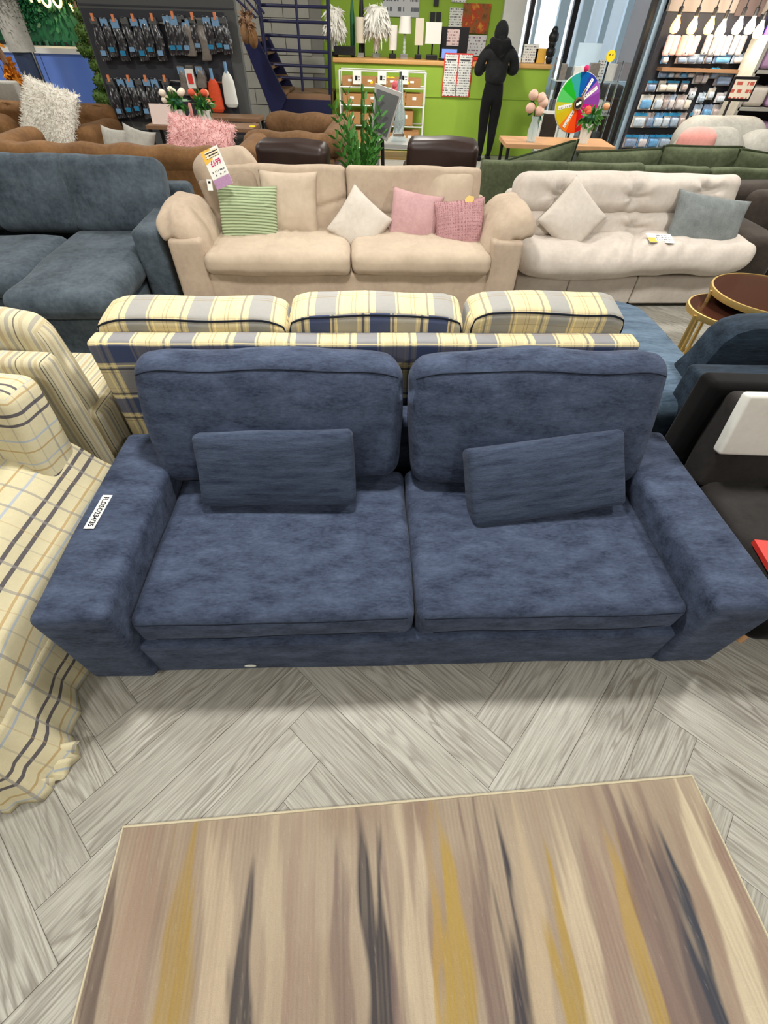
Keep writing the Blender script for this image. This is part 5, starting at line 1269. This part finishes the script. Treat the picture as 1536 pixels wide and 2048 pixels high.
# ------------------------------------------------------------------ pale grey cloud sofa and salmon cushion
cd = empty('cloud_sofa', (3.82, 6.55, 0), R(8), 'pale grey bulbous boucle sofa at the right, beyond the olive one', 'sofa')
for (x, z_, w, h, y) in ((-.30, .62, .80, .52, -.05), (.42, .62, .80, .50, -.08), (.08, .70, 1.1, .46, .35), (1.1, .62, .8, .5, .0)):
    soft('lobe', (w, .5, h), (x, y, z_), M['cloud'], cd, r=.24, n=(8, 5, 5), wob=.012, k=6)
soft('seat', (2.2, .9, .44), (.3, .35, .24), M['cloud'], cd, r=.15, n=(10, 6, 4), k=5)
sc_ = soft('round_cushion', (.34, .14, .30), at(1385, 300, 5.75), M['salmon'], None, r=.068, n=(6, 2, 6), puff=(.02, .02, .03), k=5); tag(sc_, 'salmon pink cushion tucked before the cloud sofa', 'pillow')
# ------------------------------------------------------------------ pine table with roses, prize wheel
pt = empty('display_table', (1.85, 6.35, 0), 0, 'long pine display table with black legs by the prize wheel', 'table')
bx('top', (-.62, 0, .66), (.60, .5, .70), M['woodl'], pt, bevel=.004)
for x in (-.58, .56):
    for y in (.04, .46): bx('leg', (x - .016, y - .016, 0), (x + .016, y + .016, .66), M['blk'], pt)
vs = empty('rose_vase', (at(1061, 285, 6.5).x, 6.5, .70), 0, 'tall cream roses in a clear glass vase on the pine table', 'flowers')
b = MB(); b.lathe([(.05, 0), (.055, .10), (.035, .18), (.045, .22), (.042, .22), (.03, .18), (.048, .1), (.04, .01)], 20); b.build('vase', M['crystal'], vs)
for i, (u, v) in enumerate(((1067, 190), (1061, 216), (1087, 205), (1079, 222), (1083, 196))):
    p = at(u, v, 6.5) - vs.location; b = MB(); b.tube([(0, 0, .02), (p.x * .3, 0, .25), (p.x, 0, p.z)], .005, 5); b.build('stem', M['leaf'], vs)
    b = MB()
    for q in range(4): b.sphere(p + Vector((0, -.004 * q, .010 * q)), .052 * (1 - .2 * q), 10, 6, (1, 1, .85))
    b.build('bloom', M['rose_p'], vs)
b = MB(); b.sphere(at(1074, 222, 6.5) - vs.location, .05, 8, 6); tag(link('leaves', blades(mk(b.v, b.f), 16, .08, .04, .5, 3, .1), M['leafd'], vs), kind='stuff')
flowers(1180, 6.55, .70, 'rose_o', 'apricot and coral flowers in a white pot on the pine table', n=5, h=.17, r=.07, spread=.13)
wc = at(1155, 207, 7.3); wr = .27
wh = empty('prize_wheel', (wc.x, 7.3, 0), 0, 'rainbow coloured spinning prize wheel on a black stand', 'prize wheel')
cols = [(0, 92, 170), (40, 60, 160), (150, 84, 176), (130, 60, 150), (196, 16, 124), (176, 0, 96), (190, 10, 20), (232, 72, 10), (236, 120, 20), (206, 180, 20), (196, 196, 40), (84, 196, 100), (30, 176, 40), (50, 160, 160)]
ns = len(cols)
wx = wh.location
face = empty('disc', (0, 0, wc.z)); face.parent = wh; face.rotation_euler = (R(-4), 0, R(10))
for i, c in enumerate(cols):
    a0 = R(100) - 2 * math.pi * i / ns; a1 = a0 - 2 * math.pi / ns; poly = [(0, 0)] + [(wr * math.cos(a0 + (a1 - a0) * q / 5), wr * math.sin(a0 + (a1 - a0) * q / 5)) for q in range(6)]
    b = MB(); b.prism(poly, 'y', -.008, .0); sg_ = b.build('segment', plain('wheel_colour_%d' % i, c, .25, .5), face, smooth=False)
    am = (a0 + a1) / 2
    if i in (1, 2, 8, 10):
        s = bx('paper_strip', (.075, -.011, -.018), (.245, -.008, .018), M['print'], face, rot=(0, -am, 0))
    else:
        q = fnt('PRIZE' if False else '10% OFF', .04, M['ink'], face, (math.cos(am) * .165, -.0095, math.sin(am) * .165), (R(90), -am, 0), sx=.7) if False else None
b = MB(); b.lathe([(.0, 0), (.058, 0), (.058, .02), (.0, .02)], 24); b.build('hub_ring', M['wood'], face, (0, -.008, 0), (R(90), 0, 0))
b = MB(); b.lathe([(.0, 0), (.042, 0), (.042, .006), (.0, .006)], 24); b.build('hub_cap', M['blk'], face, (0, -.028, 0), (R(90), 0, 0)); bx('hub_logo', (-.032, -.036, -.012), (.032, -.034, .014), M['paper'], face, rot=(0, R(-25), 0))
b = MB(); b.prism([(-.012, 0), (.012, 0), (.035, .13), (.02, .13)], 'y', -.03, -.02); b.build('pointer', M['wood'], face, smooth=False, rot=(0, R(12), 0))
b = MB(); b.lathe([(.0, 0), (wr + .006, 0), (wr + .006, .012), (.0, .012)], 56); b.build('backing', M['white'], face, (0, .014, 0), (R(90), 0, 0))
b = MB(); b.tube([(0, .03, wc.z + .1), (0, .03, .04)], .014, 8); b.build('stand_pole', M['blk'], wh); b = MB(); b.sphere((0, .0, wc.z + wr + .03), .03, 10, 8); b.build('peg', M['magenta'], wh)
b = MB(); b.tube([(-.22, -.12, .02), (0, .03, .05), (.22, -.12, .02)], .014, 8); b.tube([(0, .03, .05), (0, .3, .02)], .014, 8); b.build('feet', M['blk'], wh)
# ------------------------------------------------------------------ glass display unit behind the wheel
gd = empty('display_unit', (at(1165, 200, 8.6).x, 8.6, 0), 0, 'tiered clear display unit of small boxed goods behind the prize wheel', 'display unit')
for x in (-.42, .42):
    for y in (0, .3): b = MB(); b.tube([(x, y, 0), (x, y, 1.28)], .014, 6); b.build('upright', M['chrome'], gd)
for z_ in (.35, .72, 1.06): bx('shelf', (-.44, -.02, z_), (.44, .32, z_ + .015), M['crystal'], gd)
rr = random.Random(4)
for z_, g_ in ((.365, 'bottom'), (.735, 'middle'), (1.075, 'top')):
    x = -.40; ni = 0
    while x < .36:
        w = rr.uniform(.07, .13); h = rr.uniform(.10, .20)
        o = bx('boxed_item', (-w / 2, 0, 0), (w / 2, .08, h), M[rr.choice(['paper', 'pot', 'bag2', 'print', 'slat'])], bevel=.004); o.location = (gd.location.x + x + w / 2, 8.62 + rr.uniform(0, .15), z_); tag(o, '%s small boxed item from the left, %s shelf of the display unit' % (ORD[ni], g_), 'box', '%s shelf boxed items' % g_)
        x += w + .02; ni += 1
ms = bx('sign_board', (-.16, 0, 0), (.16, .03, .34), plain('pale_blue_board', (196, 220, 236), .4), rot=(R(-6), 0, 0)); ms.location = (at(1182, 95, 8.75).x, 8.75, 1.09); tag(ms, 'pale blue board standing on the display unit', 'sign')
pe_ = empty('dark_case', (at(1220, 180, 9.2).x, 9.2, 0), 0, 'grey standing case with a dark rounded front near the doors', 'case'); soft('body', (.42, .3, 1.0), (0, .15, .5), M['slat'], pe_, r=.04, n=(3, 3, 6)); soft('front', (.30, .06, .5), (.03, -.02, .62), plain('umber_panel', (74, 62, 52), .6), pe_, r=.03, n=(3, 1, 5))
sm_ = empty('pen_topper', at(1221, 112, 8.2), 0, 'round yellow smiley topper on a dark pole', 'topper'); b = MB(); b.lathe([(0, 0), (.055, 0), (.055, .02), (0, .02)], 20); b.build('face', M['yellow'], sm_, rot=(R(90), 0, 0))
for x in (-.018, .018): b = MB(); b.sphere((x, -.022, .012), .007, 8, 5); b.build('eye', M['ink'], sm_)
b = MB(); b.tube([(0, .02, -.04), (0, .02, -sm_.location.z)], .012, 8); b.build('pole', M['blk'], sm_)
o = empty('framed_print', at(1095, 265, 8.0), 0, 'framed print leaning by the counter below the roses', 'picture'); bx('frame', (-.13, 0, -.20), (.13, .03, .22), M['white'], o); bx('image', (-.105, -.004, -.17), (.105, 0, .19), M['brownsofa'], o)
for x in (-.1, .1): bx('easel_leg', (x - .012, .03, -o.location.z), (x + .012, .055, .2), M['blk'], o)

# ------------------------------------------------------------------ right-hand wall of packaged goods with bulbs
RYW = 7.75
rw = empty('goods_wall', (4.05, RYW, 0), 0, 'dark pegboard wall of packaged household goods with glowing bulbs on top', 'display wall')
bx('board', (-.95, .05, 0), (1.6, .14, 1.72), M['slatd'], rw); bx('top_fascia', (-.95, .04, 1.72), (1.6, .10, 2.4), plain('taupe_fascia', (150, 140, 132), .7), rw); bx('dark_post', (-.18, .02, 1.70), (.12, .04, 2.4), plain('umber_post', (96, 82, 78), .7), rw)
GM = [plain('pack_%d' % i, c, .25, .6, 0, .5, 35) for i, c in enumerate(((150, 168, 190), (176, 190, 204), (120, 140, 170), (206, 200, 190), (190, 186, 190), (96, 150, 196), (160, 150, 150)))]
M['pack_i'] = [M['slatd']]
ROWS = [(108, 128, [(1335, 14), (1368, 22), (1388, 20), (1405, 14), (1422, 16), (1450, 34), (1487, 34)], 'top row'),
        (140, 156, [(1330, 16), (1346, 14), (1358, 12), (1371, 14), (1386, 16)], 'second row'), (140, 168, [(1404, 18), (1417, 14)], 'second row'), (144, 172, [(1455, 34), (1484, 16)], 'second row'),
        (162, 184, [(1308, 20), (1330, 18), (1348, 26), (1374, 14)], 'third row'), (186, 206, [(1408, 14), (1450, 26)], 'third row'),
        (190, 220, [(1298, 26), (1323, 18), (1337, 12), (1349, 12), (1366, 18), (1382, 14)], 'fourth row'),
        (226, 256, [(1284, 26), (1305, 16), (1322, 20), (1338, 16), (1355, 18), (1370, 14), (1392, 18), (1415, 16)], 'fifth row'),
        (108, 130, [(1515, 18)], 'top row'), (136, 158, [(1434, 16), (1506, 14)], 'second row'), (176, 200, [(1390, 14), (1428, 14)], 'third row'), (210, 238, [(1400, 16), (1420, 18), (1440, 20)], 'fourth row'), (244, 268, [(1432, 16)], 'fifth row'),
        (270, 296, [(1266, 26), (1290, 20), (1312, 22), (1335, 24), (1354, 20)], 'bottom row')]
pk = {}; cnt = {}
for (v0, v1, its, row) in ROWS:
    for j, (u, w) in enumerate(its):
        Y = RYW - .05; p0 = at(u, v0, Y); p1 = at(u, v1, Y); k = px(Y, u, v0); h = p0.z - p1.z
        cnt[row] = cnt.get(row, 0) + 1
        o = empty('blister_pack', (p0.x, Y, p0.z - h), 0, '%s blister pack from the left, %s of the goods wall' % (ORD[cnt[row] - 1], row), 'pack', 'goods wall %s' % row)
        bx('backing_card', (-w * k / 2, .02, 0), (w * k / 2, .03, h), GM[(j * 3 + int(u)) % 7], o)
        s = soft('blister', (w * k * .8, .05, h * .62), (0, 0, h * .38), GM[(j + int(u) // 3) % 7], o, r=.02, n=(2, 1, 2), k=2)
        if (j + int(u)) % 3 == 0: bx('header', (-w * k / 2, .012, h * .8), (w * k / 2, .02, h), M['dot'], o)
        b = MB(); b.tube([(0, -.03, h + .01), (0, .08, h + .01)], .006, 6); b.build('peg', M['chrome'], o)
for i, u in enumerate((1345, 1358, 1372, 1385, 1398, 1424, 1437, 1450, 1463, 1478, 1492)):
    p = at(u, 66, RYW - .04); o = empty('hanging_garment', (p.x, RYW - .04, p.z), 0, ORD[i] + ' pale pouch from the left under the glowing bulbs', 'pouch', 'pouches under the bulbs')
    soft('pouch', (.075, .05, .17), (0, 0, -.10), (M['furp'] if i < 5 else GM[4]), o, r=.02, n=(2, 1, 4), k=2, wob=.01, seed=i); b = MB(); b.tube([(0, 0, -.02), (0, .06, .0)], .005, 5); b.build('hook', M['chrome'], o)
bx('ledge', (-.85, -.12, 1.24), (.9, .05, 1.27), M['wood'], rw)
M['bulb'] = emit('glowing_filament_bulb', (255, 196, 110), 3.2); M['bulbw'] = emit('glowing_white_bulb', (255, 232, 196), 4)
for i, (u, v) in enumerate(((1353, 46), (1387, 48), (1421, 48), (1444, 54), (1478, 48), (1503, 48), (1520, 56))):
    p = at(u, v, RYW - .22); o = empty('light_bulb', (p.x, p.y, p.z), 0, ORD[i] + ' glowing pendant bulb from the left above the packaged goods', 'bulb', 'pendant bulbs')
    b = MB(); b.lathe([(0, -.085), (.035, -.075), (.05, -.04), (.042, .0), (.02, .04), (.018, .06)], 16); b.build('glass', M['bulb' if i < 3 else 'bulbw'], o)
    b = MB(); b.lathe([(.02, .06), (.022, .12), (.006, .13)], 12); b.build('socket', M['blk'], o); b = MB(); b.tube([(0, 0, .13), (0, 0, .26), (0, .2, .30)], .006, 6); b.build('cord', M['blk'], o)
    l = bpy.data.lights.new('bulb_light', 'POINT'); l.energy = 5; l.color = (1, .74, .42) if i < 3 else (1, .88, .70); l.shadow_soft_size = .05
    lo = bpy.data.objects.new('bulb_light', l); COL.objects.link(lo); lo.parent = o; lo.location = (0, -.09, -.02)
pu = empty('uv_tube', at(1533, 70, RYW - .2), 0, 'violet glowing tube at the right end of the bulb row', 'lamp'); b = MB(); b.tube([(0, 0, -.16), (0, 0, .16)], .03, 12); b.build('tube', emit('violet_glow', (110, 60, 255), 5), pu); bx('holder', (-.03, .03, -.18), (.03, .06, .18), M['blk'], pu)
l = bpy.data.lights.new('violet_light', 'POINT'); l.energy = 4; l.color = (.3, .15, 1); lo = bpy.data.objects.new('violet_light', l); COL.objects.link(lo); lo.parent = pu; lo.location = (-.08, -.08, -.1)
# sign on a pole
sg = empty('floor_sign', (at(1452, 285, 6.9).x, 6.9, 0), 0, 'black framed price sign on a floor pole before the goods wall', 'sign'); SO = sg.location.copy()
fa = at(1466, 152, 6.9) - SO; fb = at(1510, 204, 6.9) - SO; fl2 = at(1475, 205, 6.9) - SO
bx('frame', (fa.x + .03, 0, fb.z), (fa.x + .30, .03, fa.z), M['blkfr'], sg, bevel=.006); bx('poster', (fa.x + .05, -.004, fb.z + .025), (fa.x + .28, 0, fa.z - .025), printed('red_price_poster', (238, 226, 206), (200, 96, 80), 26, 16, .48), sg)
b = MB(); b.tube([(fa.x + .10, .02, fb.z), (fa.x + .10, .02, .02)], .014, 8); b.build('pole', M['blkfr'], sg); b = MB(); b.lathe([(.14, 0), (.14, .015), (.02, .025)], 20, (fa.x + .10, .02, 0)); b.build('base', M['blkfr'], sg)
# pale shelving at the right edge
ws = empty('pale_shelving', (4.55, 7.32, 0), 0, 'off-white shelving with stacked linens at the right edge', 'shelving')
for x in (-.40, .5): bx('side', (x - .02, 0, 0), (x + .02, .35, 1.55), M['cloud'], ws)
for z_ in (.3, .62, .94, 1.26, 1.53): bx('shelf', (-.4, 0, z_), (.5, .35, z_ + .03), M['cloud'], ws)
rr = random.Random(2)
for z_, g_ in ((.33, 'lowest'), (.65, 'second'), (.97, 'third'), (1.29, 'top')):
    for i in range(3):
        s = soft('folded_linen', (.25, .28, .18), (ws.location.x - .22 + .29 * i, 7.50, z_ + .095), rr.choice([M['cloud'], M['lilac'], M['ivory'], M['brownsofa']]), None, r=.04, n=(3, 3, 3)); tag(s, '%s folded linen from the left, %s shelf of the pale shelving' % (ORD[i], g_), 'linen', '%s shelf linens' % g_)

# ------------------------------------------------------------------ far left: leaf wall, neon, blue counter, topiary
NY = 10.6
nw = empty('leaf_wall', (-5.8, NY, 0), R(2), 'artificial green leaf panel above the blue counter', 'leaf wall')
bx('panel', (-1.5, .05, 1.2), (.75, .12, 2.5), M['leafd'], nw)
b = MB(); b.box((-1.5, .03, 1.22), (.75, .06, 2.45)); gm = mk(b.v, b.f); tag(link('leaves', blades(gm, 5000, .09, .05, .5, 5, .5), M['leafd'], nw), kind='stuff')
bcn = empty('blue_counter', (-5.75, 10.0, 0), R(2), 'glossy royal blue counter with white ledge, far left', 'counter')
bx('front', (-1.5, .0, 0), (.75, .5, 1.10), M['royal'], bcn); bx('ledge', (-1.55, -.04, 1.10), (.78, .55, 1.16), M['white'], bcn)
for x in (-.7, .0): bx('panel_joint', (x, -.004, .0), (x + .006, .0, 1.10), M['blue_m'], bcn)
p = at(98, 0, NY - .1); o = empty('neon_sign', (p.x, NY - .12, p.z), R(2), 'warm white neon lettering on the leaf panel, cut by the top edge', 'neon sign')
M['neon'] = emit('warm_neon', (255, 214, 140), 2.6)
b = MB()
for i, x in enumerate((-.30, -.18)): b.tube([(x, 0, .20), (x + .03, 0, -.03)], .018, 8)
b.build('stroke', M['neon'], o)
for x in (-.04, .13):
    b = MB(); b.tube([(x + .065 * math.cos(a), 0, .04 + .11 * math.sin(a)) for a in [6.28 * q / 18 for q in range(18)]], .018, 8, closed=True); b.build('letter', M['neon'], o)
b = MB(); b.tube([(.26, 0, .22), (.30, 0, .0), (.34, 0, -.11)], .018, 8); b.build('letter', M['neon'], o)
l = bpy.data.lights.new('neon_light', 'POINT'); l.energy = 6; l.color = (1, .8, .5); lo = bpy.data.objects.new('neon_light', l); COL.objects.link(lo); lo.parent = o; lo.location = (0, -.12, .0)
tp = empty('topiary', (at(213, 200, 8.7).x, 8.7, 0), 0, 'tall spiral topiary left of the display wall', 'topiary')
b = MB(); b.tube([(0, 0, 0), (0, 0, 1.75)], .02, 8); b.build('trunk', M['wood'], tp); b = MB(); b.lathe([(.13, 0), (.17, .28), (.15, .28), (.14, .24), (0, .24)], 18); b.build('pot', M['blk'], tp)
for i in range(9):
    z_ = .42 + .16 * i; a = i * 1.9; b = MB(); b.sphere((.05 * math.cos(a), .05 * math.sin(a), z_), .125 - .004 * i, 12, 8, (1, 1, .72)); s = b.build('leaf_ball', M['topi'], tp); tag(link('leaves', blades(s.data, 220, .03, .02, .6, i), M['topi'], s), kind='stuff')
gc = empty('fuzzy_pillar', (at(28, 60, 9.2).x, 9.2, 0), 0, 'grey fuzzy wrapped pillar at the far left', 'pillar'); b = MB(); b.lathe([(.17, 1.15), (.17, 2.4)], 20); s = b.build('wrap', M['cloud'], gc); tag(link('fuzz', blades(s.data, 1500, .05, .012, .7, 3), plain('grey_fuzz', (122, 122, 116), .95), gc), kind='stuff'); b = MB(); b.lathe([(.14, 0), (.14, 1.15)], 20); b.build('shaft', plain('navy_shaft', (46, 58, 84), .4), gc); b = MB(); b.tube([(.15, -.03, .05), (.15, -.03, 1.15)], .012, 6); b.build('bright_edge', M['chrome'], gc)
og = empty('autumn_garland', (at(14, 130, 8.2).x, 8.2, 0), 0, 'orange autumn leaf garland hanging at the far left', 'garland'); b = MB(); b.tube([(-.10, 0, 1.5), (-.02, 0, 1.2), (.06, 0, .75)], .035, 8); s = b.build('vine', M['wood'], og); tag(link('leaves', blades(s.data, 260, .09, .07, .7, 6, .3), M['orange'], og), kind='stuff')
wb = soft('white_panel', (.50, .12, .95), (at(12, 180, 7.75).x - .1, 7.8, .48), M['cloud'], None, r=.03, n=(4, 2, 6)); tag(wb, 'off-white upholstered headboard panel at the far left edge', 'headboard')
